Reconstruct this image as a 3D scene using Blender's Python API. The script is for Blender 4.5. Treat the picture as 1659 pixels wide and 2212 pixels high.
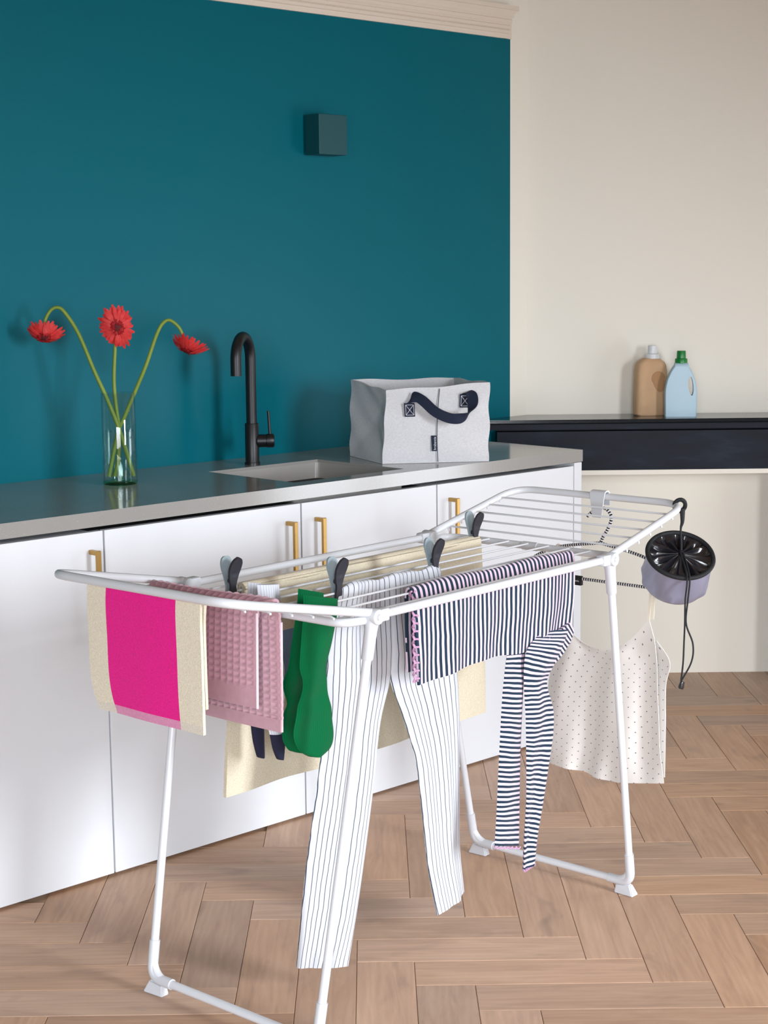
import bpy, bmesh, math, random
from math import sin, cos, pi, sqrt, radians, floor as fl, exp, atan2
from mathutils import Vector, Matrix

random.seed(7)
for o_ in list(bpy.data.objects):
    bpy.data.objects.remove(o_)
scene = bpy.context.scene
COL = scene.collection
U = 0.125                      # one plank width in metres; all plan measures below are in plank widths
IMG_H = 2212.0

# ------------------------------------------------------------------ camera
cam_d = bpy.data.cameras.new('camera')
cam = bpy.data.objects.new('camera', cam_d); COL.objects.link(cam)
PITCH, YAW, ROLL = 0.143122473, -0.00774403842, -0.00986725844
Ry = Matrix(((cos(YAW), sin(YAW), 0), (-sin(YAW), cos(YAW), 0), (0, 0, 1)))
Bm = Matrix(((1, 0, 0), (0, 0, -1), (0, 1, 0)))
Rp = Matrix(((1, 0, 0), (0, cos(PITCH), -sin(PITCH)), (0, sin(PITCH), cos(PITCH))))
Rr = Matrix(((cos(ROLL), -sin(ROLL), 0), (sin(ROLL), cos(ROLL), 0), (0, 0, 1)))
RC = Rr @ Rp @ Bm @ Ry
CAM = Vector((-1.66559, -26.96066, 11.94813))
mw = Matrix((RC[0], -RC[1], -RC[2])).transposed().to_4x4()
mw.translation = CAM * U
cam.matrix_world = mw
cam_d.sensor_fit = 'VERTICAL'; cam_d.sensor_height = 36.0; cam_d.sensor_width = 27.0
cam_d.lens = 3641.52 / IMG_H * 36.0
cam_d.clip_start = 0.05; cam_d.clip_end = 100
scene.camera = cam

# ------------------------------------------------------------------ world, light, exposure
wd = bpy.data.worlds.new('sky'); scene.world = wd; wd.use_nodes = True
wd.node_tree.nodes['Background'].inputs[0].default_value = (0.75, 0.86, 1.0, 1)
wd.node_tree.nodes['Background'].inputs[1].default_value = 1.0
scene.view_settings.view_transform = 'Standard'
scene.view_settings.look = 'None'
scene.view_settings.gamma = 1.0
scene.view_settings.exposure = -0.13
scene.view_settings.use_curve_mapping = False
scene.cycles.transparent_max_bounces = 32

RIGHT_X = 26.0; BACK_Y = -44.0
# windows: wall ('R' right wall, 'B' back wall), centre along the wall, width, sill, head, watts, downward tilt of the incoming daylight, spread
WINDOWS = [('R', -19.0, 9.0, 6.0, 19.0, 70.0, 18, 82), ('R', 9.0, 9.0, 1.0, 12.0, 30.0, 8, 150), ('B', -3.0, 26.0, 3.0, 18.0, 94.0, 24, 76)]  # back-wall window: unseen, added as soft fill from behind the camera
for (side_, wc, ww, z0, z1, watts, tilt, spread) in WINDOWS:
    ld = bpy.data.lights.new('window_and_fill_light', 'AREA'); ld.shape = 'RECTANGLE'
    ld.size = ww * U; ld.size_y = (z1 - z0) * U; ld.energy = watts; ld.color = (0.91, 0.955, 1.02); ld.spread = radians(spread)
    lo = bpy.data.objects.new('window_and_fill_light', ld); COL.objects.link(lo)
    lo.location = ((RIGHT_X + 1.2) * U, wc * U, (z0 + z1) / 2 * U) if side_ == 'R' else (wc * U, (BACK_Y - 1.2) * U, (z0 + z1) / 2 * U)
    az = 90
    if side_ == 'R': az = 90 if wc > 0 else 46
    else: az = 0
    lo.rotation_euler = (radians(90 - tilt), 0, radians(az))

# ------------------------------------------------------------------ frames (plank units -> world)
TH = radians(43.6706)
KD = Vector((cos(TH), sin(TH), 0)); KN = Vector((-sin(TH), cos(TH), 0)); KP = Vector((0, 11.94684, 0))
def K(S, N, z): return KP + KD * S + KN * N + Vector((0, 0, z))
PH = 0.846
RL = Vector((cos(PH), sin(PH), 0)); RW = Vector((sin(PH), -cos(PH), 0)); RO = Vector((-1.094, 1.953, 0))
def R(l, w, z): return RO + RL * l + RW * w + Vector((0, 0, z))
RA, RB, RH, RC_, RE, LWF, TILF, RBW, TILN, LWN = 3.231, 2.106, 6.735, 1.899, 1.157, 2.83, 0.242, 2.039, 0.213, 2.97

# ------------------------------------------------------------------ object helpers
def finish(name, bm, mat, parent=None, smooth=True, recalc=True):
    if recalc: bmesh.ops.recalc_face_normals(bm, faces=bm.faces)
    for v in bm.verts: v.co *= U
    me = bpy.data.meshes.new(name); bm.to_mesh(me); bm.free()
    if smooth:
        for p in me.polygons: p.use_smooth = True
        try: me.set_sharp_from_angle(angle=radians(40))
        except Exception: pass
    o = bpy.data.objects.new(name, me); COL.objects.link(o)
    if mat is not None: me.materials.append(mat)
    if parent is not None: attach(o, parent)
    return o
def attach(o, parent):
    o.parent = parent
    m = Matrix.Translation(parent.location)
    o.matrix_parent_inverse = m.inverted()
def thing(name, label, cat, loc, group=None):
    o = bpy.data.objects.new(name, None); COL.objects.link(o)
    o.location = Vector(loc) * U; o.empty_display_size = 0.05
    tag(o, label, cat, group); return o
def tag(o, label, cat, group=None):
    o['label'] = label; o['category'] = cat
    if group: o['group'] = group
    return o
def struct(o): o['kind'] = 'structure'; return o

def box(bm, o, ax, ay, az, bev=0.0):
    """box from corner o with edge vectors"""
    o = Vector(o); ax = Vector(ax); ay = Vector(ay); az = Vector(az)
    v = [bm.verts.new(o + ax * i + ay * j + az * k) for k in (0, 1) for j in (0, 1) for i in (0, 1)]
    f = [(0, 1, 3, 2), (4, 6, 7, 5), (0, 4, 5, 1), (2, 3, 7, 6), (0, 2, 6, 4), (1, 5, 7, 3)]
    fs = [bm.faces.new([v[i] for i in q]) for q in f]
    if bev > 0:
        es = list({e for q in fs for e in q.edges})
        bmesh.ops.bevel(bm, geom=es, offset=bev, segments=2, affect='EDGES', profile=0.5)
def kbox(bm, s0, s1, n0, n1, z0, z1, bev=0.0):
    box(bm, K(s0, n0, z0), KD * (s1 - s0), KN * (n1 - n0), (0, 0, z1 - z0), bev)
def wbox(bm, x0, x1, y0, y1, z0, z1, bev=0.0):
    box(bm, (x0, y0, z0), (x1 - x0, 0, 0), (0, y1 - y0, 0), (0, 0, z1 - z0), bev)

def catmull(pts, n):
    """n samples per span along a list of Vectors (or floats)"""
    out = []; m = len(pts)
    if m == 2:
        return [pts[0].lerp(pts[1], i / n) for i in range(n + 1)]
    for i in range(m - 1):
        p0 = pts[max(i - 1, 0)]; p1 = pts[i]; p2 = pts[i + 1]; p3 = pts[min(i + 2, m - 1)]
        if i == 0: p0 = p1 * 2 - p2
        if i == m - 2: p3 = p2 * 2 - p1
        for k in range(n):
            t = k / n
            out.append(0.5 * ((2 * p1) + (p2 - p0) * t + (2 * p0 - 5 * p1 + 4 * p2 - p3) * t * t + (3 * p1 - p0 - 3 * p2 + p3) * t ** 3))
    out.append(pts[-1].copy()); return out

def rounded(pts, r, n=6):
    """polyline with circular-ish rounded corners"""
    out = [Vector(pts[0])]
    for i in range(1, len(pts) - 1):
        a, b, c = Vector(pts[i - 1]), Vector(pts[i]), Vector(pts[i + 1])
        rr = min(r, (a - b).length * 0.49, (c - b).length * 0.49)
        p = b + (a - b).normalized() * rr; q = b + (c - b).normalized() * rr
        for k in range(n + 1):
            t = k / n
            out.append(p * (1 - t) ** 2 + b * 2 * t * (1 - t) + q * t * t)
    out.append(Vector(pts[-1])); return out

def sweep(bm, pts, r, n=12, cap=True, uv=False):
    """round tube along points; r a number or list"""
    pts = [Vector(p) for p in pts]; m = len(pts); rings = []
    t0 = (pts[1] - pts[0]).normalized()
    ref = Vector((0, 0, 1)) if abs(t0.z) < 0.9 else Vector((1, 0, 0))
    nx = t0.cross(ref).normalized()
    uvl = bm.loops.layers.uv.verify() if uv else None
    acc = 0.0; vs = []
    for i in range(m):
        if i == 0: t = t0
        elif i == m - 1: t = (pts[i] - pts[i - 1]).normalized()
        else:
            t = ((pts[i + 1] - pts[i]).normalized() + (pts[i] - pts[i - 1]).normalized())
            t = t.normalized() if t.length > 1e-6 else (pts[i + 1] - pts[i]).normalized()
        nx = (nx - t * nx.dot(t)).normalized(); ny = t.cross(nx)
        rr = r[i] if isinstance(r, (list, tuple)) else r
        rings.append([bm.verts.new(pts[i] + (nx * cos(2 * pi * k / n) + ny * sin(2 * pi * k / n)) * rr) for k in range(n)])
        if i: acc += (pts[i] - pts[i - 1]).length
        vs.append(acc)
    for i in range(m - 1):
        for k in range(n):
            f = bm.faces.new((rings[i][k], rings[i][(k + 1) % n], rings[i + 1][(k + 1) % n], rings[i + 1][k]))
            if uv:
                for lp, (uu, vv) in zip(f.loops, ((k, i), (k + 1, i), (k + 1, i + 1), (k, i + 1))):
                    lp[uvl].uv = (uu / n * 0.1, vs[vv])
    if cap:
        bm.faces.new(rings[0][::-1]); bm.faces.new(rings[-1])

def lathe(bm, c, prof, n=32, ax=(0, 0, 1), sx=1.0, sy=1.0, xdir=None):
    """profile list of (radius, height) about axis ax from point c"""
    c = Vector(c); az = Vector(ax).normalized()
    axx = Vector(xdir) if xdir is not None else (Vector((1, 0, 0)) if abs(az.x) < 0.9 else Vector((0, 1, 0)))
    axx = (axx - az * axx.dot(az)).normalized(); ay = az.cross(axx)
    rings = []
    for (r, h) in prof:
        if r < 1e-5: rings.append([bm.verts.new(c + az * h)])
        else: rings.append([bm.verts.new(c + az * h + axx * (r * sx * cos(2 * pi * k / n)) + ay * (r * sy * sin(2 * pi * k / n))) for k in range(n)])
    for a, b in zip(rings[:-1], rings[1:]):
        for k in range(n):
            k2 = (k + 1) % n
            if len(a) == 1 and len(b) > 1: bm.faces.new((a[0], b[k2], b[k]))
            elif len(b) == 1 and len(a) > 1: bm.faces.new((a[k], a[k2], b[0]))
            elif len(a) > 1: bm.faces.new((a[k], a[k2], b[k2], b[k]))

def loft(bm, rows, thick, nu=24, sub=6, disp=None, tube=False, uvw=None, v0=0.0, nv_=None):
    """closed fabric surface through rows of points; disp(s, t, v) pushes along the normal, thick a number or f(t)"""
    cols = []
    for row in rows:
        row = [Vector(p) for p in row]
        if len(row) == 2: cols.append([row[0].lerp(row[1], i / nu) for i in range(nu + 1)])
        else:
            c = catmull(row, max(8, 3 * nu // (len(row) - 1))); m = len(c) - 1
            g = []
            for i in range(nu + 1):
                x = i / nu * m; k = min(int(x), m - 1); g.append(c[k].lerp(c[k + 1], x - k))
            cols.append(g)
    G = [catmull([cols[j][i] for j in range(len(cols))], sub) for i in range(nu + 1)]   # G[i][j]
    mid = nu // 2
    if nv_:
        acc = [0.0]
        for j in range(1, len(G[mid])): acc.append(acc[-1] + (G[mid][j] - G[mid][j - 1]).length)
        par = []; k = 0
        for j in range(nv_ + 1):
            x = acc[-1] * j / nv_
            while k < len(acc) - 2 and acc[k + 1] < x: k += 1
            par.append((k, (x - acc[k]) / max(1e-9, acc[k + 1] - acc[k])))
        G = [[c[k].lerp(c[k + 1], f_) for k, f_ in par] for c in G]
    nv = len(G[0]) - 1
    vl = [v0]
    for j in range(1, nv + 1): vl.append(vl[-1] + (G[mid][j] - G[mid][j - 1]).length)
    wref = uvw if uvw else (G[-1][0] - G[0][0]).length
    N = [[None] * (nv + 1) for _ in range(nu + 1)]
    for i in range(nu + 1):
        for j in range(nv + 1):
            du = G[min(i + 1, nu)][j] - G[max(i - 1, 0)][j]
            dv = G[i][min(j + 1, nv)] - G[i][max(j - 1, 0)]
            x = du.cross(dv); N[i][j] = x.normalized() if x.length > 1e-9 else Vector((0, 0, 1))
    uvl = bm.loops.layers.uv.verify()
    F = [[None] * (nv + 1) for _ in range(nu + 1)]; Bk = [[None] * (nv + 1) for _ in range(nu + 1)]
    for i in range(nu + 1):
        s = i / nu
        for j in range(nv + 1):
            t = j / nv
            th = thick(t) if callable(thick) else thick
            pr = sqrt(max(0.0, 1 - (2 * s - 1) ** 2)) if tube else 1.0
            dd = disp(s, t, vl[j]) if disp else (0.0, 0.0)
            if not isinstance(dd, tuple): dd = (dd, dd)
            F[i][j] = bm.verts.new(G[i][j] + N[i][j] * (th * pr * 0.5 + dd[0]))
            if tube and i in (0, nu): Bk[i][j] = F[i][j]
            else: Bk[i][j] = bm.verts.new(G[i][j] + N[i][j] * (-th * pr * 0.5 + dd[1]))
    def quad(a, idx):
        a2 = []
        for x in a:
            if x not in a2: a2.append(x)
        if len(a2) < 3: return
        try: f = bm.faces.new(a2)
        except ValueError: return
        m_ = {id(x): ij for x, ij in zip(a, idx)}
        for lp in f.loops:
            ii, jj = m_[id(lp.vert)]; lp[uvl].uv = (ii / nu * wref, vl[jj])
    for i in range(nu):
        for j in range(nv):
            idx = ((i, j), (i + 1, j), (i + 1, j + 1), (i, j + 1))
            quad([F[a][b] for a, b in idx], idx)
            quad([Bk[a][b] for a, b in idx[::-1]], idx[::-1])
    for j in range(nv):
        if not tube:
            quad([F[0][j], F[0][j + 1], Bk[0][j + 1], Bk[0][j]], ((0, j), (0, j + 1), (0, j + 1), (0, j)))
            quad([F[nu][j + 1], F[nu][j], Bk[nu][j], Bk[nu][j + 1]], ((nu, j + 1), (nu, j), (nu, j), (nu, j + 1)))
    for i in range(nu):
        quad([F[i + 1][0], F[i][0], Bk[i][0], Bk[i + 1][0]], ((i + 1, 0), (i, 0), (i, 0), (i + 1, 0)))
        quad([F[i][nv], F[i + 1][nv], Bk[i + 1][nv], Bk[i][nv]], ((i, nv), (i + 1, nv), (i + 1, nv), (i, nv)))
    return G

def text_mesh(name, body, size, mat, parent, origin, xdir, ydir, lift=0.004):
    cu = bpy.data.curves.new(name, 'FONT'); cu.body = body; cu.size = size; cu.extrude = 0.0008 / U * 0.5
    cu.align_x = 'CENTER'; cu.align_y = 'CENTER'
    tmp = bpy.data.objects.new(name + '_tmp', cu); COL.objects.link(tmp)
    bpy.context.view_layer.update()
    dg = bpy.context.evaluated_depsgraph_get()
    me = bpy.data.meshes.new_from_object(tmp.evaluated_get(dg))
    bpy.data.objects.remove(tmp)
    x = Vector(xdir).normalized(); y = Vector(ydir).normalized(); z = x.cross(y)
    for v in me.vertices:
        v.co = (Vector(origin) + x * v.co.x + y * v.co.y + z * (v.co.z + lift)) * U
    o = bpy.data.objects.new(name, me); COL.objects.link(o)
    me.materials.clear(); me.materials.append(mat); attach(o, parent); return o

# ------------------------------------------------------------------ materials
def srgb(c):
    return tuple(((x / 255) / 12.92 if x / 255 <= 0.04045 else ((x / 255 + 0.055) / 1.055) ** 2.4) for x in c) + (1.0,)
class MB:
    def __init__(s, name):
        s.m = bpy.data.materials.new(name); s.m.use_nodes = True
        s.t = s.m.node_tree; s.n = s.t.nodes; s.b = s.n['Principled BSDF']; s.out = s.n['Material Output']
    def node(s, typ, **kw):
        x = s.n.new(typ)
        for k, v in kw.items(): setattr(x, k, v)
        return x
    def link(s, a, b): s.t.links.new(a, b)
    def val(s, x, inp):
        if hasattr(x, 'is_output'): s.link(x, inp)
        else: inp.default_value = x
    def math(s, op, a, b=None, c=None):
        x = s.node('ShaderNodeMath', operation=op); s.val(a, x.inputs[0])
        if b is not None: s.val(b, x.inputs[1])
        if c is not None: s.val(c, x.inputs[2])
        return x.outputs[0]
    def mix(s, f, a, b):
        x = s.node('ShaderNodeMix', data_type='RGBA'); s.val(f, x.inputs[0]); s.val(a, x.inputs[6]); s.val(b, x.inputs[7]); return x.outputs[2]
    def ramp(s, f, stops):
        x = s.node('ShaderNodeValToRGB'); s.link(f, x.inputs[0]); e = x.color_ramp.elements
        while len(e) < len(stops): e.new(0.5)
        for el, (p, c) in zip(e, stops): el.position = p; el.color = c
        return x.outputs[0]
    def coord(s, kind='Object'):
        return s.node('ShaderNodeTexCoord').outputs[kind]
    def mapping(s, v, scale=(1, 1, 1), loc=(0, 0, 0), rot=(0, 0, 0)):
        x = s.node('ShaderNodeMapping'); s.link(v, x.inputs[0]); x.inputs[3].default_value = scale; x.inputs[1].default_value = loc; x.inputs[2].default_value = rot
        return x.outputs[0]
    def noise(s, v, scale, detail=3, rough=0.5, dist=0.0):
        x = s.node('ShaderNodeTexNoise'); s.link(v, x.inputs['Vector']); x.inputs['Scale'].default_value = scale
        x.inputs['Detail'].default_value = detail; x.inputs['Roughness'].default_value = rough; x.inputs['Distortion'].default_value = dist
        return x.outputs[0]
    def bump(s, h, strength=0.2, dist=0.001):
        x = s.node('ShaderNodeBump'); x.inputs['Strength'].default_value = strength; x.inputs['Distance'].default_value = dist
        s.link(h, x.inputs['Height']); s.link(x.outputs[0], s.b.inputs['Normal'])
    def base(s, c): s.val(c, s.b.inputs['Base Color'])
    def set(s, **kw):
        for k, v in kw.items(): s.b.inputs[k.replace('_', ' ')].default_value = v
        return s
def plain(name, col, rough=0.5, metal=0.0, var=0.06, nscale=8.0, bump=0.0, bscale=200.0, spec=0.5, **kw):
    b = MB(name); c = srgb(col)
    v = b.coord('Object')
    nz = b.noise(v, nscale, 4)
    dark = tuple(x * (1 - var) for x in c[:3]) + (1,); lite = tuple(min(1, x * (1 + var)) for x in c[:3]) + (1,)
    b.base(b.mix(nz, dark, lite))
    b.set(Roughness=rough, Metallic=metal, Specular_IOR_Level=spec, **kw)
    if bump: b.bump(b.noise(v, bscale, 2), bump, 0.001)
    return b.m
def uvxy(b):
    sx = b.node('ShaderNodeSeparateXYZ'); b.link(b.coord('UV'), sx.inputs[0]); return sx.outputs[0], sx.outputs[1]
def fabric(b, bscale=900, strength=0.25, rough=0.9, sheen=0.3):
    b.set(Roughness=rough, Specular_IOR_Level=0.2, Sheen_Weight=sheen, Sheen_Roughness=0.5)
    b.bump(b.noise(b.coord('Object'), bscale, 2), strength, 0.001)

m_teal = MB('teal_wall_paint')
_v = m_teal.coord('Object')
m_teal.base(m_teal.mix(m_teal.noise(_v, 1.3, 3), srgb((0, 95, 108)), srgb((0, 100, 115))))
m_teal.set(Roughness=0.4, Specular_IOR_Level=0.13); m_teal.bump(m_teal.noise(_v, 350, 2), 0.06, 0.001); m_teal = m_teal.m
m_cream = plain('cream_wall_paint', (236, 232, 220), 0.6, var=0.015, nscale=1.5, bump=0.04, bscale=300)
m_trim = plain('moulding_paint', (226, 214, 200), 0.55, var=0.02)
m_ceil = plain('ceiling_paint', (196, 172, 138), 0.8, var=0.02)
m_black = plain('faucet_black', (13, 14, 18), 0.42, var=0.1)
m_brass = plain('brushed_brass', (184, 148, 86), 0.36, metal=0.7, var=0.1, nscale=60)
m_white = plain('rack_white_enamel', (216, 219, 224), 0.28, var=0.01)
m_wplastic = plain('white_plastic', (206, 209, 214), 0.38, var=0.01)
m_lampteal = plain('lamp_teal_paint', (4, 74, 82), 0.5, var=0.03)

m_mantel = MB('dark_slate')
_v = m_mantel.coord('Object')
_n = m_mantel.noise(m_mantel.mapping(_v, (1.2, 1, 5)), 3.5, 5, 0.6)
m_mantel.base(m_mantel.ramp(_n, [(0.3, srgb((8, 14, 24))), (0.55, srgb((16, 25, 38))), (0.78, srgb((36, 46, 60)))]))
m_mantel.set(Roughness=0.5, Specular_IOR_Level=0.2); m_mantel = m_mantel.m
m_manteltop = plain('polished_slate', (26, 32, 38), 0.14, var=0.1)

m_work = MB('grey_composite_stone')
_v = m_work.coord('Object')
_sp = m_work.ramp(m_work.noise(_v, 420, 1), [(0.0, (0, 0, 0, 1)), (0.70, (0, 0, 0, 1)), (0.78, (1, 1, 1, 1))])
m_work.base(m_work.mix(_sp, m_work.mix(m_work.noise(_v, 5, 4), srgb((144, 142, 139)), srgb((156, 154, 150))), srgb((190, 188, 182))))
m_work.set(Roughness=0.13, Specular_IOR_Level=0.6); m_work = m_work.m
m_sink = plain('sink_stone', (158, 155, 151), 0.35, var=0.04, nscale=200)

m_cab = MB('white_lacquer_linen')
_v = m_cab.coord('Object')
m_cab.base(m_cab.mix(m_cab.noise(_v, 2.0, 3), srgb((214, 217, 222)), srgb((220, 223, 227))))
m_cab.set(Roughness=0.55, Specular_IOR_Level=0.35)
m_cab.bump(m_cab.noise(m_cab.mapping(_v, (1, 1, 1.6)), 380, 2), 0.10, 0.001); m_cab = m_cab.m
m_dark = plain('shadow_gap', (30, 32, 36), 0.8)

m_plank = MB('whitened_oak')
_b = m_plank
_oi = _b.node('ShaderNodeObjectInfo').outputs['Random']
_v = _b.coord('Object')
_off = _b.node('ShaderNodeCombineXYZ'); _b.link(_b.math('MULTIPLY', _oi, 37.0), _off.inputs[0]); _b.link(_b.math('MULTIPLY', _oi, 11.0), _off.inputs[1])
_va = _b.node('ShaderNodeVectorMath', operation='ADD'); _b.link(_v, _va.inputs[0]); _b.link(_off.outputs[0], _va.inputs[1])
_vs = _b.mapping(_va.outputs[0], (1.0, 7.0, 1.0))
_big = _b.noise(_vs, 3.2, 4, 0.6, 1.2)
_ring = _b.node('ShaderNodeTexWave', wave_type='BANDS', bands_direction='Y'); _b.link(_b.mapping(_va.outputs[0], (0.6, 6.0, 1.0)), _ring.inputs['Vector'])
_ring.inputs['Scale'].default_value = 3.0; _ring.inputs['Distortion'].default_value = 9.0; _ring.inputs['Detail'].default_value = 3; _ring.inputs['Detail Scale'].default_value = 1.2
_fine = _b.noise(_b.mapping(_va.outputs[0], (5, 160, 5)), 3.0, 3, 0.6)
_stain = _b.noise(_b.mapping(_va.outputs[0], (1.5, 3.0, 1)), 3.0, 2, 0.5, 0.8)
_c = _b.ramp(_big, [(0.25, srgb((174, 138, 113))), (0.5, srgb((194, 157, 129))), (0.75, srgb((208, 172, 143)))])
_c = _b.mix(_b.math('MULTIPLY', _ring.outputs[1], 0.16), _c, srgb((150, 114, 92)))
_c = _b.mix(_b.math('MULTIPLY', _fine, 0.22), _c, srgb((205, 176, 152)))
_sm = _b.node('ShaderNodeMapRange'); _b.link(_stain, _sm.inputs[0]); _sm.inputs[1].default_value = 0.60; _sm.inputs[2].default_value = 0.80; _sm.inputs[4].default_value = 0.55
_c = _b.mix(_sm.outputs[0], _c, srgb((128, 110, 100)))
_hs = _b.node('ShaderNodeHueSaturation'); _b.link(_c, _hs.inputs['Color']); _b.link(_b.math('MULTIPLY_ADD', _oi, 0.26, 0.86), _hs.inputs['Value'])
_b.link(_b.math('MULTIPLY_ADD', _b.math('FRACT', _b.math('MULTIPLY', _oi, 7.13)), 0.25, 0.86), _hs.inputs['Saturation'])
_b.base(_hs.outputs[0]); _b.set(Roughness=0.48, Specular_IOR_Level=0.4)
_b.bump(_fine, 0.10, 0.001); m_plank = _b.m
m_sub = plain('floor_joint', (176, 146, 120), 0.9)

def towel_mat(name, fn):
    b = MB(name); u, v = uvxy(b); fn(b, u, v)
    lk = b.b.inputs['Base Color'].links[0]; src_ = lk.from_socket; b.t.links.remove(lk)
    nz = b.ramp(b.noise(b.coord('Object'), 420, 3, .7), [(.30, (.80, .79, .78, 1)), (.65, (1.06, 1.06, 1.06, 1))])
    mu = b.node('ShaderNodeMix', data_type='RGBA', blend_type='MULTIPLY'); mu.inputs[0].default_value = 1.0
    b.link(src_, mu.inputs[6]); b.link(nz, mu.inputs[7]); b.base(mu.outputs[2])
    b.set(Roughness=0.95, Specular_IOR_Level=0.15, Sheen_Weight=0.1, Sheen_Roughness=0.5)
    vv = b.coord('Object'); b.bump(b.noise(vv, 520, 3, 0.7), 0.8, 0.0025); return b.m
def between(b, x, lo, hi): return b.math('MULTIPLY', b.math('GREATER_THAN', x, lo), b.math('LESS_THAN', x, hi))

def stripes(name, axis, period, frac, ca, cb, soft=None, wob=0.0, rough=0.85):
    b = MB(name); u, v = uvxy(b); x = u if axis == 'u' else v
    if wob:
        x = b.math('ADD', x, b.math('MULTIPLY', b.math('SUBTRACT', b.noise(b.coord('UV'), 2.0, 2), 0.5), wob))
    f = b.math('FRACT', b.math('DIVIDE', x, period))
    b.base(b.mix(b.math('LESS_THAN', f, frac), ca, cb)); fabric(b, 1200, 0.12, rough, 0.15); return b.m

# ------------------------------------------------------------------ the setting
CORN_S = 8.80
PROTO = {}
floor_bm = bmesh.new(); wbox(floor_bm, -40, RIGHT_X, -44, 28, -0.5, -0.03)
floor_o = struct(finish('floor', floor_bm, m_sub, smooth=False))
floor_o.location = (0, 0, 0)

def project(p):
    c = RC @ (Vector(p) - CAM)
    return (829.5 + 3641.52 * c.x / c.z, 1106 + 3641.52 * c.y / c.z) if c.z > 1 else None
# herringbone: planks of 4 x 1 widths
bm = bmesh.new(); g = 0.005
box(bm, (g, g - 0.5, -0.12), (4 - 2 * g, 0, 0), (0, 1 - 2 * g, 0), (0, 0, 0.12))
top = [e for e in bm.edges if all(v.co.z > -0.01 for v in e.verts)]
bmesh.ops.bevel(bm, geom=top, offset=0.008, segments=1, affect='EDGES')
for v in bm.verts: v.co.x -= 2.0
first = finish('plank', bm, m_plank, None, smooth=False); plank_mesh = first.data; bpy.data.objects.remove(first)
def tri_in(x, y):
    q_ = Vector((x, y, 0)) - KP; s = q_.dot(KN); return (s < 1.2 or (q_.dot(KD) > 3.6 and s < 6.5)) and y < 25.6 and x < RIGHT_X - 0.5 and x > -38 and y > -42
cands = []
for m in range(-9, 10):
    for k in range(-70, 71):
        for typ in (0, 1):
            if typ == 0: cx_, cy_, rz = k + 2.0, -(k + 8 * m + 0.5), 0.0
            else: cx_, cy_, rz = k - 0.5, -(k + 8 * m + 2.0), pi / 2
            if not tri_in(cx_, cy_): continue
            pr = project((cx_, cy_, 0))
            vis = pr is not None and -330 < pr[0] < 2000 and 1360 < pr[1] < 2480
            if not vis and cy_ > -2 and -16 < cx_ < 18 and pr is not None: vis = False
            cands.append((vis, cx_, cy_, rz))
npl = 0; rest = bmesh.new()
for (vis, x, y, rz) in cands:
    if vis and npl < 298:
        o = bpy.data.objects.new('plank', plank_mesh); COL.objects.link(o)
        o.location = (x * U, y * U, 0); o.rotation_euler = (0, 0, rz + (pi if random.random() < .5 else 0)); o.parent = floor_o; npl += 1
    else:
        a = Vector((cos(rz), sin(rz), 0)); b_ = Vector((-sin(rz), cos(rz), 0))
        box(rest, Vector((x, y, -0.12)) - a * (2 - g) - b_ * (0.5 - g), a * (4 - 2 * g), b_ * (1 - 2 * g), (0, 0, 0.12))
ro = finish('distant_planks', rest, m_plank, floor_o, smooth=False); ro['kind'] = 'stuff'

WALLN = 5.17; CEIL = 28.0; T_EDGE = 8.19; T_TOP = 18.32
bm = bmesh.new(); kbox(bm, -46, T_EDGE, WALLN, WALLN + 1.2, 0, T_TOP)
struct(finish('wall_kitchen', bm, m_teal, smooth=False))
bm = bmesh.new(); kbox(bm, T_EDGE, CORN_S + 0.9, WALLN, WALLN + 1.2, 0, T_TOP); kbox(bm, -46, CORN_S + 0.9, WALLN, WALLN + 1.2, T_TOP, CEIL)
struct(finish('wall_kitchen_upper', bm, m_cream, smooth=False))
FY = 21.85
bm = bmesh.new(); wbox(bm, 2.2, RIGHT_X + 1, FY, FY + 1.2, 0, CEIL)
struct(finish('wall_fireplace', bm, m_cream, smooth=False))
# right and back walls with tall windows (out of view; they light the room, the back one added as fill)
def window_wall(name, side_, lo_, hi_):
    def bx(bm, a0, a1, t0, t1, z0, z1):
        if side_ == 'R': wbox(bm, RIGHT_X + t0, RIGHT_X + t1, a0, a1, z0, z1)
        else: wbox(bm, a0, a1, BACK_Y - t1, BACK_Y - t0, z0, z1)
    bm = bmesh.new(); cur = lo_
    ws = sorted([w for w in WINDOWS if w[0] == side_], key=lambda w: w[1])
    for (_, wc, ww, z0, z1, *_r) in ws:
        bx(bm, cur, wc - ww / 2, 0, 1, 0, CEIL); bx(bm, wc - ww / 2, wc + ww / 2, 0, 1, 0, z0); bx(bm, wc - ww / 2, wc + ww / 2, 0, 1, z1, CEIL); cur = wc + ww / 2
    bx(bm, cur, hi_, 0, 1, 0, CEIL)
    struct(finish(name, bm, m_cream, smooth=False))
    for (_, wc, ww, z0, z1, *_r) in ws:
        bm = bmesh.new(); y0, y1 = wc - ww / 2, wc + ww / 2
        bx(bm, y0, y0 + .6, .3, .7, z0, z1); bx(bm, y1 - .6, y1, .3, .7, z0, z1); bx(bm, y0, y1, .3, .7, z0, z0 + .6); bx(bm, y0, y1, .3, .7, z1 - .6, z1)
        for k in range(1, max(2, int(ww / 6))): bx(bm, y0 + ww * k / max(2, int(ww / 6)) - .2, y0 + ww * k / max(2, int(ww / 6)) + .2, .3, .7, z0, z1)
        bx(bm, y0, y1, .3, .7, z0 + (z1 - z0) * .68, z0 + (z1 - z0) * .68 + .5)
        struct(finish('window_%d' % (WINDOWS.index(next(w for w in WINDOWS if w[0] == side_ and w[1] == wc)) + 1), bm, m_trim, smooth=False))
window_wall('wall_right', 'R', -44, FY + 1.2)
window_wall('wall_back', 'B', -42, RIGHT_X + 1)
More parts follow.
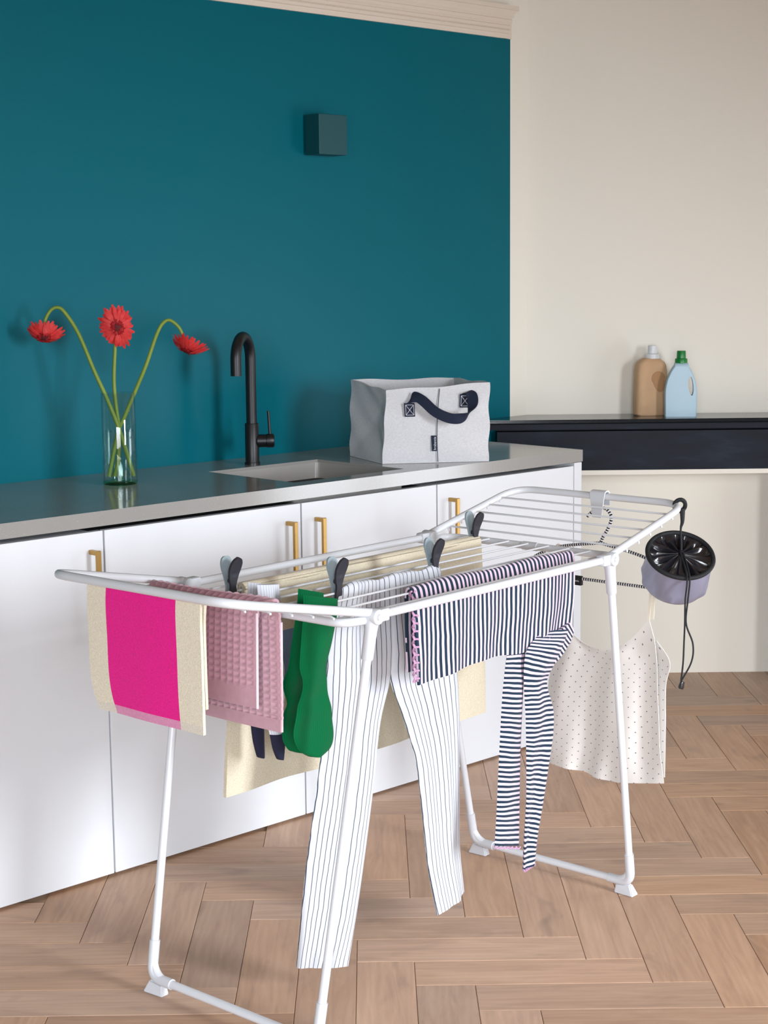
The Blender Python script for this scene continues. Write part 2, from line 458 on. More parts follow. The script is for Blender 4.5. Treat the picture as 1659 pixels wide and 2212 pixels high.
bm = bmesh.new(); wbox(bm, -41, -40, -44, 0, 0, CEIL); struct(finish('wall_left', bm, m_cream, smooth=False))
bm = bmesh.new(); wbox(bm, -42, RIGHT_X + 1, -45, 30, CEIL, CEIL + 0.5); struct(finish('ceiling', bm, m_ceil, smooth=False))

# cornice moulding above the teal wall
prof = [(0, 18.24), (.07, 18.24), (.07, 18.36), (.11, 18.38), (.11, 18.46), (.08, 18.48), (.12, 18.50), (.12, 18.58), (.09, 18.60), (.15, 18.66), (.15, 18.74),
        (.12, 18.76), (.19, 18.84), (.19, 18.88), (.27, 18.98), (.30, 18.99), (.30, 19.10), (0, 19.12)]
bm = bmesh.new(); ends = []
for s, e in ((-46.0, 0.0), (8.00, 1.0)):
    ends.append([bm.verts.new(K(s + e * (p[0] * 0.75), WALLN - p[0], p[1])) for p in prof])
m_ = len(prof)
for i in range(m_): bm.faces.new((ends[0][i], ends[0][(i + 1) % m_], ends[1][(i + 1) % m_], ends[1][i]))
bm.faces.new(ends[0]); bm.faces.new(ends[1][::-1])
kbox(bm, 7.9, 8.19, WALLN - .05, WALLN + .02, 18.24, 18.98)
struct(finish('trim_1', bm, m_trim, smooth=False))

# ------------------------------------------------------------------ fireplace mantel
mt = thing('fireplace_mantel', 'long dark slate mantelpiece with polished shelf against the cream wall', 'mantelpiece', (7, 21, 0))
def teal_x(y): return (KP + KN * WALLN).x + (y - (KP + KN * WALLN).y) / sin(TH) * cos(TH)
def slab(bm, y0, y1, z0, z1, x0=None, x1=14.2, bev=0):
    a = (teal_x(y0) + .03) if x0 is None else x0; b_ = (teal_x(y1) + .03) if x0 is None else x0
    v = [bm.verts.new(p) for p in ((a, y0, z0), (x1, y0, z0), (x1, y1, z0), (b_, y1, z0), (a, y0, z1), (x1, y0, z1), (x1, y1, z1), (b_, y1, z1))]
    for q in ((0, 1, 2, 3), (4, 7, 6, 5), (0, 4, 5, 1), (1, 5, 6, 2), (2, 6, 7, 3), (3, 7, 4, 0)): bm.faces.new([v[i] for i in q])
bm = bmesh.new(); slab(bm, 20.07, FY - .005, 7.63, 7.72)
bmesh.ops.bevel(bm, geom=[e for e in bm.edges if all(abs(v.co.y - 20.07) < .01 for v in e.verts)], offset=.03, segments=3, affect='EDGES')
finish('shelf', bm, m_manteltop, mt, smooth=False)
bm = bmesh.new(); slab(bm, 20.42, FY - .005, 7.58, 7.63); finish('cove', bm, m_dark, mt, smooth=False)
bm = bmesh.new(); slab(bm, 20.22, FY - .005, 7.43, 7.585)
bmesh.ops.bevel(bm, geom=[e for e in bm.edges if all(abs(v.co.y - 20.22) < .01 for v in e.verts)], offset=.02, segments=2, affect='EDGES')
finish('bed_moulding', bm, m_mantel, mt, smooth=False)
bm = bmesh.new(); slab(bm, 20.50, FY - .005, 6.24, 7.35, 1.92, 13.6); slab(bm, 20.85, FY - .005, 7.35, 7.43, 1.92, 13.6); finish('frieze', bm, m_mantel, mt, smooth=False)
bm = bmesh.new(); slab(bm, 20.46, FY - .005, 6.11, 6.24, 1.92, 13.6); finish('lower_edge', bm, m_cream, mt, smooth=False)
for jx in (1.92, 10.2):
    bm = bmesh.new(); slab(bm, 20.52, FY - .005, 0.0, 6.11, jx, jx + 1.3); finish('jamb', bm, m_mantel, mt, smooth=False)

# ------------------------------------------------------------------ cabinets and worktop
GAPS = [-14.6, -9.48, -4.38, -0.18, 4.80]
HAND = [-9.80, -4.78, -3.96, 0.24]
CL = ['white base cabinet at far left, brass handle behind the pink towel',
      'white base cabinet under the vase, brass handle near its right edge',
      'white base cabinet under the sink, brass handle on its left edge',
      'white end base cabinet nearest the fireplace, brass handle on its left edge']
bm = bmesh.new()
hp = rounded([K(0, 0, 6.60), K(0, -.28, 6.60), K(0, -.28, 4.83), K(0, 0, 4.83)], 0.03, 2)
def bar(bm, a, b, wdir, wd, td):
    a = Vector(a); b = Vector(b); t = (b - a).normalized(); wv = Vector(wdir).normalized(); dv = t.cross(wv)
    box(bm, a - wv * wd / 2 - dv * td / 2, wv * wd, dv * td, b - a, 0.012)
for i in range(4):
    s0, s1 = GAPS[i] + 0.02, GAPS[i + 1] - 0.02
    c = thing('base_cabinet', CL[i], 'cabinet', K((s0 + s1) / 2, 2.5, 0), 'white base cabinets under the worktop')
    bm = bmesh.new(); kbox(bm, s0, s1, 0.22, 5.1, 0.12, 6.92); finish('carcass', bm, m_cab if i in (0, 3) else m_dark, c, smooth=False)
    bm = bmesh.new(); kbox(bm, s0, s1, 0.0, 0.16, 0.06, 6.985, 0.008); dr = finish('door', bm, m_cab, c, smooth=False)
    hs = HAND[i]
    bm = bmesh.new(); bar(bm, K(hs, 0, 6.60), K(hs, -.29, 6.60), (0, 0, 1), .09, .09)
    bar(bm, K(hs, 0, 4.85), K(hs, -.29, 4.85), (0, 0, 1), .09, .09)
    bar(bm, K(hs, -.26, 4.80), K(hs, -.26, 6.65), KD, .10, .07)
    h_ = finish('handle', bm, m_brass, c, smooth=False)
    h_.parent = dr; h_.matrix_parent_inverse = Matrix.Identity(4)
    if i == 3:
        bm = bmesh.new(); kbox(bm, 4.81, 5.10, 0.0, 5.1, 0.0, 7.06, 0.01); finish('end_panel', bm, m_cab, c, smooth=False)
wk = thing('worktop', 'long grey composite stone worktop with a sunken square sink', 'worktop', K(-4, 2.5, 7.07))
SS = [-14.66, -4.14, -0.76, 5.125]; NN = [-0.01, 0.49, 3.49, 5.15]
bm = bmesh.new(); gt = {}; gb = {}
for i, s in enumerate(SS):
    for j, nn in enumerate(NN):
        gt[i, j] = bm.verts.new(K(s, nn, 7.37)); gb[i, j] = bm.verts.new(K(s, nn, 7.075))
for i in range(3):
    for j in range(3):
        if (i, j) == (1, 1): continue
        bm.faces.new((gt[i, j], gt[i + 1, j], gt[i + 1, j + 1], gt[i, j + 1])); bm.faces.new((gb[i, j], gb[i, j + 1], gb[i + 1, j + 1], gb[i + 1, j]))
for i in range(3):
    for j in (0, 3): bm.faces.new((gt[i, j], gb[i, j], gb[i + 1, j], gt[i + 1, j]))
    for j_ in (0, 3): bm.faces.new((gt[j_, i], gt[j_, i + 1], gb[j_, i + 1], gb[j_, i]))
for a, b_ in (((1, 1), (2, 1)), ((2, 1), (2, 2)), ((2, 2), (1, 2)), ((1, 2), (1, 1))): bm.faces.new((gt[a], gt[b_], gb[b_], gb[a]))
finish('slab', bm, m_work, wk, smooth=False)
bm = bmesh.new()
r0 = rounded([K(-4.14, .49, 0), K(-.76, .49, 0), K(-.76, 3.49, 0), K(-4.14, 3.49, 0), K(-4.14, .49, 0)], 0.01, 1)
def sinkring(ins, z, rad):
    s0, s1, n0, n1 = -4.14 + ins, -.76 - ins, .49 + ins, 3.49 - ins; pts = []
    for (cs, cn, a0) in ((s1 - rad, n1 - rad, 0), (s0 + rad, n1 - rad, 90), (s0 + rad, n0 + rad, 180), (s1 - rad, n0 + rad, 270)):
        for k in range(6):
            a = radians(a0 + 18 * k); pts.append(K(cs + rad * cos(a), cn + rad * sin(a), z))
    return [bm.verts.new(p) for p in pts]
rg = [sinkring(-.02, 7.30, .02), sinkring(0.0, 7.30, .10), sinkring(.03, 6.15, .16), sinkring(.14, 6.0, .16), sinkring(1.2, 5.96, .1), sinkring(1.2, 5.9, .1), sinkring(.05, 5.9, .16), sinkring(-.02, 7.20, .1)]
for a, b_ in zip(rg[:5], rg[1:5]):
    for k in range(24): bm.faces.new((a[k], a[(k + 1) % 24], b_[(k + 1) % 24], b_[k]))
bm.faces.new(rg[4])
for vv in rg[5] + rg[6] + rg[7]: bm.verts.remove(vv)
finish('sink_basin', bm, m_sink, wk, smooth=True)
bm = bmesh.new(); lathe(bm, K(-2.45, 2.0, 5.955), [(0, .03), (.16, .03), (.2, .0), (.2, -.02)], 24); finish('drain', bm, m_sink, wk)

# ------------------------------------------------------------------ wall lamp
bm = bmesh.new(); kbox(bm, .43, 1.37, WALLN - .60, WALLN - .002, 14.78, 15.76)
wl = thing('wall_lamp', 'small square box wall lamp painted teal like the wall', 'lamp', K(.9, WALLN, 14.78))
bm2 = bmesh.new(); kbox(bm2, .43, 1.37, WALLN - .60, WALLN - .08, 14.78, 15.76, .012); finish('housing', bm2, m_lampteal, wl, smooth=False)
bm2 = bmesh.new(); kbox(bm2, .55, 1.25, WALLN - .08, WALLN - .002, 14.88, 15.66); finish('back_plate', bm2, m_lampteal, wl, smooth=False); bm.free()

# ------------------------------------------------------------------ faucet
FB = K(-2.5, 3.87, 7.37)
fc = thing('kitchen_faucet', 'matt black kitchen tap with tall hooked spout and side lever behind the sink', 'faucet', FB)
bm = bmesh.new(); lathe(bm, FB, [(0, 0), (.185, 0), (.185, .05), (.165, .055), (.165, .97), (.155, .985), (0, .985)], 32); finish('body', bm, m_black, fc)
sd = Vector((-.25, -.96, 0)).normalized(); D_ = 1.05
pth = [FB + Vector((0, 0, .9)), FB + Vector((0, 0, 2.52))]
for k in range(1, 17):
    a = pi * k / 16
    pth.append(FB + sd * (D_ / 2 * (1 - cos(a))) + Vector((0, 0, 2.52 + D_ / 2 * sin(a))))
pth.append(FB + sd * D_ + Vector((0, 0, 2.17)))
bm = bmesh.new(); sweep(bm, pth, .125, 20); finish('spout', bm, m_black, fc)
vd = Vector((.95, .1, 0)).normalized()
bm = bmesh.new(); lathe(bm, FB + Vector((0, 0, .56)), [(0, .12), (.155, .12), (.155, .33), (.15, .335), (.15, .345), (.165, .35), (.165, .50), (.14, .53), (0, .53)], 28, ax=vd); finish('valve', bm, m_black, fc)
bm = bmesh.new(); sweep(bm, [FB + vd * .43 + Vector((0, 0, .68)), FB + vd * .40 + Vector((0, 0, 1.27))], .034, 12); finish('lever', bm, m_black, fc)

# ------------------------------------------------------------------ vase and gerberas
def glass(name, tint, gloss=0.06):
    b = MB(name); b.n.remove(b.b)
    tr = b.node('ShaderNodeBsdfTransparent'); tr.inputs[0].default_value = tint
    gl = b.node('ShaderNodeBsdfGlossy'); gl.inputs['Roughness'].default_value = 0.02
    ge = b.node('ShaderNodeNewGeometry'); dt = b.node('ShaderNodeVectorMath', operation='DOT_PRODUCT'); b.link(ge.outputs['Normal'], dt.inputs[0]); b.link(ge.outputs['Incoming'], dt.inputs[1])
    fac = b.math('MULTIPLY_ADD', b.math('POWER', b.math('SUBTRACT', 1.0, b.math('ABSOLUTE', dt.outputs['Value'])), 4.0), .75, .06)
    mx = b.node('ShaderNodeMixShader'); b.link(fac, mx.inputs[0]); b.link(tr.outputs[0], mx.inputs[1]); b.link(gl.outputs[0], mx.inputs[2])
    b.link(mx.outputs[0], b.out.inputs[0]); return b.m
m_glass = glass('clear_glass', (0.93, 0.975, 0.955, 1)); m_water = glass('water', (0.95, 0.985, 0.975, 1)); m_gbase = glass('green_glass_base', (0.45, 0.85, 0.62, 1))
VB = K(-6.83, 3.22, 7.37); VB.x += .045
vs = thing('glass_vase', 'clear straight glass cylinder vase half full of water on the worktop', 'vase', VB)
bm = bmesh.new(); lathe(bm, VB, [(.365, .06), (.372, .08), (.365, 1.98), (.358, 1.99), (.350, 1.98), (.355, .10), (.34, .07)], 48); finish('glass_wall', bm, m_glass, vs)
bm = bmesh.new(); lathe(bm, VB, [(0, .0), (.345, 0), (.37, .03), (.372, .07), (.34, .085), (0, .085)], 48); finish('glass_base', bm, m_gbase, vs)
bm = bmesh.new(); lathe(bm, VB, [(.345, .10), (.345, 1.155), (0, 1.155)], 48); finish('water', bm, m_water, vs)
m_stem = MB('gerbera_stem'); m_stem.base(m_stem.mix(m_stem.noise(m_stem.coord('Object'), 12, 3), srgb((98, 124, 36)), srgb((140, 158, 62)))); m_stem.set(Roughness=.5); m_stem = m_stem.m
m_petal = MB('gerbera_petal')
_v = m_petal.coord('Object'); m_petal.base(m_petal.mix(m_petal.noise(_v, 90, 3), srgb((240, 26, 42)), srgb((255, 104, 98)))); m_petal.set(Roughness=.55); m_petal = m_petal.m
m_petal2 = plain('gerbera_inner_petal', (196, 30, 38), .6, var=.2, nscale=120); m_heart = plain('gerbera_heart', (92, 14, 20), .8, var=.3, nscale=200); m_calyx = plain('gerbera_calyx', (112, 138, 66), .6)
def gerbera(label, path, centre, nrm, rad, droop, seed):
    rnd = random.Random(seed); nrm = Vector(nrm).normalized(); C = VB + Vector(centre)
    t = thing('gerbera', label, 'flower', VB + Vector((0, 0, .1)), 'red gerberas in the glass vase')
    pts = catmull([VB + Vector(p) for p in path], 8)
    bm = bmesh.new(); n_ = len(pts); sweep(bm, pts, [.034 + .014 * (i / n_) for i in range(n_)], 10); finish('stem', bm, m_stem, t)
    up = Vector((0, 0, 1)) if abs(nrm.z) < .9 else Vector((1, 0, 0)); ex = nrm.cross(up).normalized(); ey = nrm.cross(ex)
    def ring(bm, cnt, r0, r1, lift, width, dr):
        for k in range(cnt):
            a = 2 * pi * k / cnt + rnd.uniform(-.08, .08); rr = r1 * rnd.uniform(.84, 1.06) * (1 + .13 * cos(2 * (a - seed))); dz = lift + rnd.uniform(-.02, .02); tw = rnd.uniform(-.25, .25)
            rad_ = ex * cos(a) + ey * sin(a); tan = -ex * sin(a) + ey * cos(a); rows = []
            for q in range(6):
                u_ = q / 5; r_ = r0 + (rr - r0) * u_; wv = width * (.35 + .65 * sin(min(1, u_ * 1.15) * pi * .62)) * (1 if q < 5 else .45)
                z_ = dz - dr * u_ ** 2 + .012 * sin(u_ * 5 + a * 3)
                c0 = C + rad_ * r_ + nrm * z_
                side = tan * cos(tw) + nrm * sin(tw)
                rows.append([bm.verts.new(c0 - side * wv), bm.verts.new(c0 + nrm * .008), bm.verts.new(c0 + side * wv)])
            for q in range(5):
                for s_ in (0, 1): bm.faces.new((rows[q][s_], rows[q][s_ + 1], rows[q + 1][s_ + 1], rows[q + 1][s_]))
    def thick(bm):
        bmesh.ops.solidify(bm, geom=bm.faces[:], thickness=.008)
    bm = bmesh.new(); ring(bm, 26, .07, rad, 0, .042, droop); ring(bm, 22, .07, rad * .9, .03, .04, droop * .8); thick(bm); finish('outer_petals', bm, m_petal, t)
    bm = bmesh.new(); ring(bm, 26, .05, rad * .42, .055, .022, droop * .1); thick(bm); finish('inner_petals', bm, m_petal2, t)
    bm = bmesh.new(); lathe(bm, C + nrm * .02, [(0, .06), (.05, .058), (.09, .035), (.10, 0), (0, -.02)], 16, ax=nrm); finish('flower_heart', bm, m_heart, t)
    bm = bmesh.new(); lathe(bm, C, [(0, -.15), (.05, -.14), (.10, -.06), (.12, 0), (.09, .01), (0, .01)], 16, ax=nrm); finish('calyx', bm, m_calyx, t)
def bend(L, ys):
    return [(x, y, z) for (x, z), y in zip(L, ys)]
gerbera('red gerbera drooping at the far left on a hooked stem', bend([(-1.53, 3.28), (-1.51, 3.55), (-1.38, 3.77), (-1.23, 3.83), (-1.08, 3.72), (-0.8, 3.27), (-0.48, 2.47), (-0.22, 1.87), (0.03, 1.17), (0.29, 0.17)],
        [.02, 0, 0, 0, 0, -.03, -.08, -.12, -.10, .02]), (-1.53, -.02, 3.22), (-.02, -.62, -.55), .36, .17, 3)
gerbera('red gerbera facing forward in the middle, straight stem', bend([(0.0, 3.50), (-.04, 3.66), (-0.05, 3.45), (-0.05, 3.07), (-0.09, 2.27), (-0.05, 1.67), (0.0, 1.17), (-0.04, 0.56), (-0.14, 0.16)],
        [-.04, .14, .26, .22, .12, .05, .03, .06, .10]), (.05, -.10, 3.40), (.22, -.92, -.05), .42, .10, 5)
gerbera('red gerbera drooping at the right towards the tap, seen from the side', bend([(1.50, 2.97), (1.39, 3.33), (1.2, 3.52), (1.05, 3.5), (0.89, 3.26), (0.62, 2.56), (0.35, 1.97), (0.1, 1.42), (-0.03, 1.12), (-0.24, 0.17)],
        [.0, 0, 0, 0, 0, .03, .08, .10, .08, -.06]), (1.54, -.01, 2.90), (-.30, -.30, -.75), .42, .20, 9)

# ------------------------------------------------------------------ laundry basket
m_bask = MB('grey_melange_canvas')
_v = m_bask.coord('Object'); _n = m_bask.noise(m_bask.mapping(_v, (1, 1, 3.0)), 160, 3, .7)
m_bask.base(m_bask.mix(_n, srgb((176, 176, 178)), srgb((226, 227, 230)))); m_bask.set(Roughness=.9, Specular_IOR_Level=.15); m_bask.bump(m_bask.noise(_v, 700, 2), .25, .001); m_bask = m_bask.m
m_bin = plain('basket_lining', (150, 140, 130), .9, var=.08); m_navy = plain('navy_webbing', (22, 32, 56), .85, var=.12, nscale=300, bump=.3, bscale=900)
m_thread = plain('white_thread', (206, 206, 212), .8); m_seam = plain('dark_seam', (92, 94, 100), .9)
B0 = [Vector((-1.385, 12.74, 7.375)), Vector((1.165, 13.08, 7.375)), Vector((.42, 14.95, 7.375)), Vector((-2.17, 14.60, 7.375))]
B1 = [Vector((-1.28, 12.76, 9.12)), Vector((1.18, 13.10, 9.26)), Vector((.46, 14.90, 9.26)), Vector((-2.13, 14.58, 9.26))]
bc = sum(B0, Vector()) / 4
bk = thing('laundry_basket', 'square grey canvas laundry basket with navy strap handle on the worktop', 'basket', (bc.x, bc.y, 7.375))
def bpt(i, s, t, inn=0.0):
    a0, b0, a1, b1 = B0[i], B0[(i + 1) % 4], B1[i], B1[(i + 1) % 4]; out = ((b0 - a0).cross(Vector((0, 0, 1)))).normalized()
    p = a0.lerp(b0, s).lerp(a1.lerp(b1, s), t); x, y = 2 * s - 1, 2 * t - 1
    dsp = (1 - x ** 4) * (.016 * sin(7 * s + 12 * t + i) + .012 * sin(17 * s * t + 5 * t)) * min(1, t * 6)
    if i in (0, 2): dsp += .05 * (1 - x * x) * sin(pi * t) - .012 * exp(-((t - .53) / .03) ** 2) * (1 - x ** 6)
    else:
        cs_ = .62 if i == 3 else .38; xx = (s - cs_) / (cs_ if s < cs_ else 1 - cs_); yy = (t - .55) / (.55 if t < .55 else .45)
        dsp -= .20 * max(0, 1 - max(abs(xx), abs(yy)))
    q = p + out * dsp
    wv = max(0, (abs(x) - .8) / .2)                                   # ragged fold along the upright corners
    ctr = sum(B0, Vector()) / 4; rad_ = Vector((q.x - ctr.x, q.y - ctr.y, 0)).normalized()
    q += rad_ * (.022 * wv * sin(13 * t + (i if x < 0 else i + 1) * 2) * min(1, t * 8))
    if t > .93: q.z += .02 * sin(9 * s) * (1 - x ** 4)
    return q - rad_ * inn
bm = bmesh.new(); NB = 18; loops_ = []
for t_ in [k / 20 for k in range(21)]: loops_.append([bpt(i, k / NB, t_) for i in range(4) for k in range(NB)])
for t_ in [k / 20 for k in range(20, -1, -1)]: loops_.append([bpt(i, k / NB, max(t_, .02), .035) for i in range(4) for k in range(NB)])
rg_ = [[bm.verts.new(p) for p in L_] for L_ in loops_]
for A_, B_ in zip(rg_[:-1], rg_[1:]):
    for k in range(4 * NB): bm.faces.new((A_[k], A_[(k + 1) % (4 * NB)], B_[(k + 1) % (4 * NB)], B_[k]))
bm.faces.new(rg_[0][::-1]); bm.faces.new(rg_[-1])
finish('canvas_body', bm, m_bask, bk)
fo = ((B0[1] - B0[0]).cross(Vector((0, 0, 1)))).normalized()
def front(s, z, out=0.0):
    t = (z - 7.375) / 1.8; p = B0[0].lerp(B0[1], s).lerp(B1[0].lerp(B1[1], s), t); x = 2 * s - 1
    return p + fo * (.05 * (1 - x * x) * sin(pi * max(0, min(1, t))) + .045 + out)
fx = (B0[1] - B0[0]).normalized()
bm = bmesh.new(); sweep(bm, [front(.515 - .02 * sin(k / 12 * 3), 7.40 + k / 12 * 1.72, .0) for k in range(13)], .012, 6); finish('seam', bm, m_seam, bk)
for (s, z, tl_) in ((.235, 8.66, -.05), (.755, 8.80, .04)):
    bm = bmesh.new(); up_ = Vector((0, 0, 1)) + fx * tl_
    box(bm, front(s - .05, z - .15, .0), fx * .25, fo * .02, up_ * .32, .006); pa = finish('handle_patch', bm, m_navy, bk, smooth=False)
    bm = bmesh.new()
    c = [front(s - .05, z - .15, .028) + fx * .03 + up_ * .04, front(s - .05, z - .15, .028) + fx * .22 + up_ * .04, front(s - .05, z - .15, .028) + fx * .22 + up_ * .28, front(s - .05, z - .15, .028) + fx * .03 + up_ * .28]
    for a, b_ in ((0, 1), (1, 2), (2, 3), (3, 0), (0, 2), (1, 3)): sweep(bm, [c[a], c[b_]], .006, 5)
    finish('stitching', bm, m_thread, bk)
sp = [(.21, 8.84, .03, .5), (.26, 8.98, .14, .5), (.33, 8.90, .26, .75), (.45, 8.62, .34, .85), (.58, 8.46, .40, .9), (.68, 8.44, .44, .9), (.76, 8.52, .42, .6), (.81, 8.72, .30, .3), (.815, 8.92, .16, .2), (.78, 9.0, .06, .2), (.765, 8.90, .03, .2)]
rows = []
for i, (s, z, ou, tw) in enumerate(sp):
    p = front(s, z, ou); a = sp[max(i - 1, 0)]; b_ = sp[min(i + 1, len(sp) - 1)]
    tv = (front(b_[0], b_[1], b_[2]) - front(a[0], a[1], a[2])).normalized()
    ac = (Vector((0, 0, 1)) * tw + fx * (1 - tw) + fo * .25); ac = (ac - tv * ac.dot(tv)).normalized() * .125
    rows.append((p - ac, p + ac))
bm = bmesh.new(); loft(bm, rows, .018, nu=6, sub=6); finish('strap_handle', bm, m_navy, bk)
bm = bmesh.new(); box(bm, front(.455, 7.66, .0), fx * .13, fo * .012, Vector((-.02, 0, .37)), .003); finish('label_tag', bm, m_navy, bk, smooth=False)
text_mesh('tag_lettering', 'brabantia', .085, m_thread, bk, front(.455, 7.845, .014) + fx * .06, (0, 0, 1), -fx)

# ------------------------------------------------------------------ detergent bottles
m_kraft = plain('kraft_card', (204, 168, 131), .75, var=.1, nscale=40, bump=.1, bscale=600); m_blueb = plain('pale_blue_plastic', (176, 206, 222), .38, var=.02)
m_gcap = plain('green_cap', (20, 124, 52), .3, var=.05); m_wcap = plain('milky_cap', (224, 228, 232), .35, var=.03)
def superring(c, a, b, ex, ey, n=32, p=2.6):
    out = []
    for k in range(n):
        t = 2 * pi * k / n; x = abs(cos(t)) ** (2 / p) * (1 if cos(t) >= 0 else -1); y = abs(sin(t)) ** (2 / p) * (1 if sin(t) >= 0 else -1)
        out.append(c + ex * (a * x) + ey * (b * y))
    return out
def rings(bm, rs, cap=True):
    R_ = [[bm.verts.new(p) for p in r] for r in rs]; n = len(R_[0])
    for a, b in zip(R_[:-1], R_[1:]):
        for k in range(n): bm.faces.new((a[k], a[(k + 1) % n], b[(k + 1) % n], b[k]))
    if cap: bm.faces.new(R_[0][::-1]); bm.faces.new(R_[-1])
    return R_
BZ = 7.722; bc1 = Vector((6.38, 21.32, BZ))
br = thing('detergent_bottle', 'brown cardboard detergent bottle with milky white cap on the mantel shelf', 'bottle', bc1)
ex, ey = Vector((.985, .17, 0)), Vector((-.17, .985, 0))
bm = bmesh.new(); P_ = [(0, .43, .25), (.04, .47, .28), (.5, .47, .29), (1.0, .455, .28), (1.25, .45, .27), (1.42, .43, .26), (1.52, .38, .24), (1.60, .27, .2), (1.635, .19, .17)]
rr = rings(bm, [superring(bc1 + Vector((0, 0, z)), a, b, ex, ey, 40, 4.0) for z, a, b in P_ for _ in (0,)])
finish('card_body', bm, m_kraft, br)
bm = bmesh.new(); c0 = bc1 + ex * .14 + Vector((0, 0, 1.03)) - ey * .285
pts = []
for k in range(20):
    t = 2 * pi * k / 20; pts.append(c0 + ex * (.21 * cos(t) * (1.0 if sin(t) > 0 else .85) + .06 * (sin(t) < 0) * -sin(t)) + Vector((0, 0, .24 * sin(t) * (1 if sin(t) > 0 else 1.5))))
rings(bm, [pts, [c0 + (p - c0) * .9 - ey * .012 for p in pts], [c0 + (p - c0) * .3 - ey * .02 for p in pts]]); finish('thumb_panel', bm, plain('kraft_card_dark', (180, 138, 98), .8, var=.08, nscale=40), br)
bm = bmesh.new(); lathe(bm, bc1 + ex * .05 + Vector((0, 0, 1.62)), [(0, 0), (.215, 0), (.20, .13), (.135, .15), (.125, .36), (.11, .375), (0, .375)], 28); finish('cap', bm, m_wcap, br)
bc2 = Vector((7.155, 20.78, BZ))
bl = thing('detergent_bottle', 'pale blue plastic detergent bottle with green cap and handle hole', 'bottle', bc2)
# outline in x,z with a real hole: front/back faces bridged
outl = [(-.45, 0), (-.46, .5), (-.455, .78), (-.40, 1.06), (-.30, 1.30), (-.20, 1.46), (-.165, 1.52), (.165, 1.52), (.22, 1.42), (.33, 1.22), (.41, 1.0), (.445, .78), (.45, .5), (.44, 0)]
hole = [(.235, 1.14), (.19, 1.0), (.195, .84), (.24, .68), (.30, .60), (.335, .66), (.345, .80), (.325, .98), (.285, 1.11)]
bm = bmesh.new(); ex2, ey2 = Vector((.992, -.12, 0)), Vector((.12, .992, 0))
def loop2(L, y, sc=1.0, c=(0, .7)):
    return [bm.verts.new(bc2 + ex2 * (c[0] + (x - c[0]) * sc) + ey2 * y + Vector((0, 0, max(0, (c[1] + (z - c[1]) * sc) if z > .01 else 0)))) for x, z in L]
def smooth_loop(L, n=4):
    V_ = [Vector((x, z, 0)) for x, z in L]; m = len(V_); out = []
    for i in range(m):
        a, b, c, d_ = V_[i - 1], V_[i], V_[(i + 1) % m], V_[(i + 2) % m]
        for k in range(n):
            t = k / n; p = .5 * ((2 * b) + (c - a) * t + (2 * a - 5 * b + 4 * c - d_) * t * t + (3 * b - a - 3 * c + d_) * t ** 3); out.append((p.x, p.y))
    return out
SO = [(p.x, p.y) for p in catmull([Vector((x, z, 0)) for x, z in outl], 4)]
SH = smooth_loop(hole, 4)
lay = [(-.205, .86), (-.20, .93), (-.16, .985), (-.09, 1.0), (.09, 1.0), (.16, .985), (.20, .93), (.205, .86)]
LO = [loop2(SO, y, s) for y, s in lay]
for a, b in zip(LO[:-1], LO[1:]):
    n = len(a)
    for k in range(n): bm.faces.new((a[k], a[(k + 1) % n], b[(k + 1) % n], b[k]))
HF, HB = [[bm.verts.new(bc2 + ex2 * (x if abs(y) > .2 else x) + ey2 * y + Vector((0, 0, z))) for x, z in SH] for y in (-.205, .205)]
n = len(SH)
for k in range(n): bm.faces.new((HF[k], HF[(k + 1) % n], HB[(k + 1) % n], HB[k]))
for lp, hl in ((LO[0], HF), (LO[-1], HB)):
    es = []
    for q in (lp, hl):
        for k in range(len(q)):
            e = bm.edges.get((q[k], q[(k + 1) % len(q)]))
            if e: es.append(e)
    bmesh.ops.triangle_fill(bm, use_beauty=True, use_dissolve=False, edges=es)
finish('plastic_body', bm, m_blueb, bl)
bm = bmesh.new(); lathe(bm, bc2 + Vector((-.0, 0, 1.50)), [(0, 0), (.175, 0), (.175, .12), (.165, .14), (.13, .15), (.125, .34), (.115, .36), (0, .36)], 28); finish('cap', bm, m_gcap, bl)

# ------------------------------------------------------------------ drying rack
rack = thing('drying_rack', 'white folding clothes drying rack with raised wings in front of the cabinets', 'drying rack', R(0, 0, 0))
TR = .070; CB = RA + .52
WIRE_W = [-RB + 2 * RB * (.152 + .1118 * k) for k in range(8)]
for sg in (-1, 1):
    bm = bmesh.new(); sweep(bm, [R(-RA - .02, sg * RB, RH), R(RA + .02, sg * RB, RH)], TR, 16); finish('side_rail', bm, m_white, rack)
for sg in (-1, 1):
    z_ = RH - .05
    pts = rounded([R(sg * (RA - .05), -RB + .05, z_), R(sg * CB, -RB + .12, z_), R(sg * CB, RB - .12, z_), R(sg * (RA - .05), RB - .05, z_)], .55, 8)
    bm = bmesh.new(); sweep(bm, pts, TR, 14); finish('crossbar', bm, m_white, rack)
    bm = bmesh.new(); sweep(bm, [R(sg * CB, -.20, z_), R(sg * CB, .14, z_)], TR + .014, 16); finish('crossbar_sleeve', bm, m_wplastic, rack)
for k, w_ in enumerate(WIRE_W):
    bm = bmesh.new(); sweep(bm, [R(-CB, w_, RH - .09), R(-CB, w_, RH), R(-CB + .05, w_, RH + .0), R(CB - .05, w_, RH + .0), R(CB, w_, RH), R(CB, w_, RH - .09)], .019, 8); finish('wire', bm, m_white, rack)
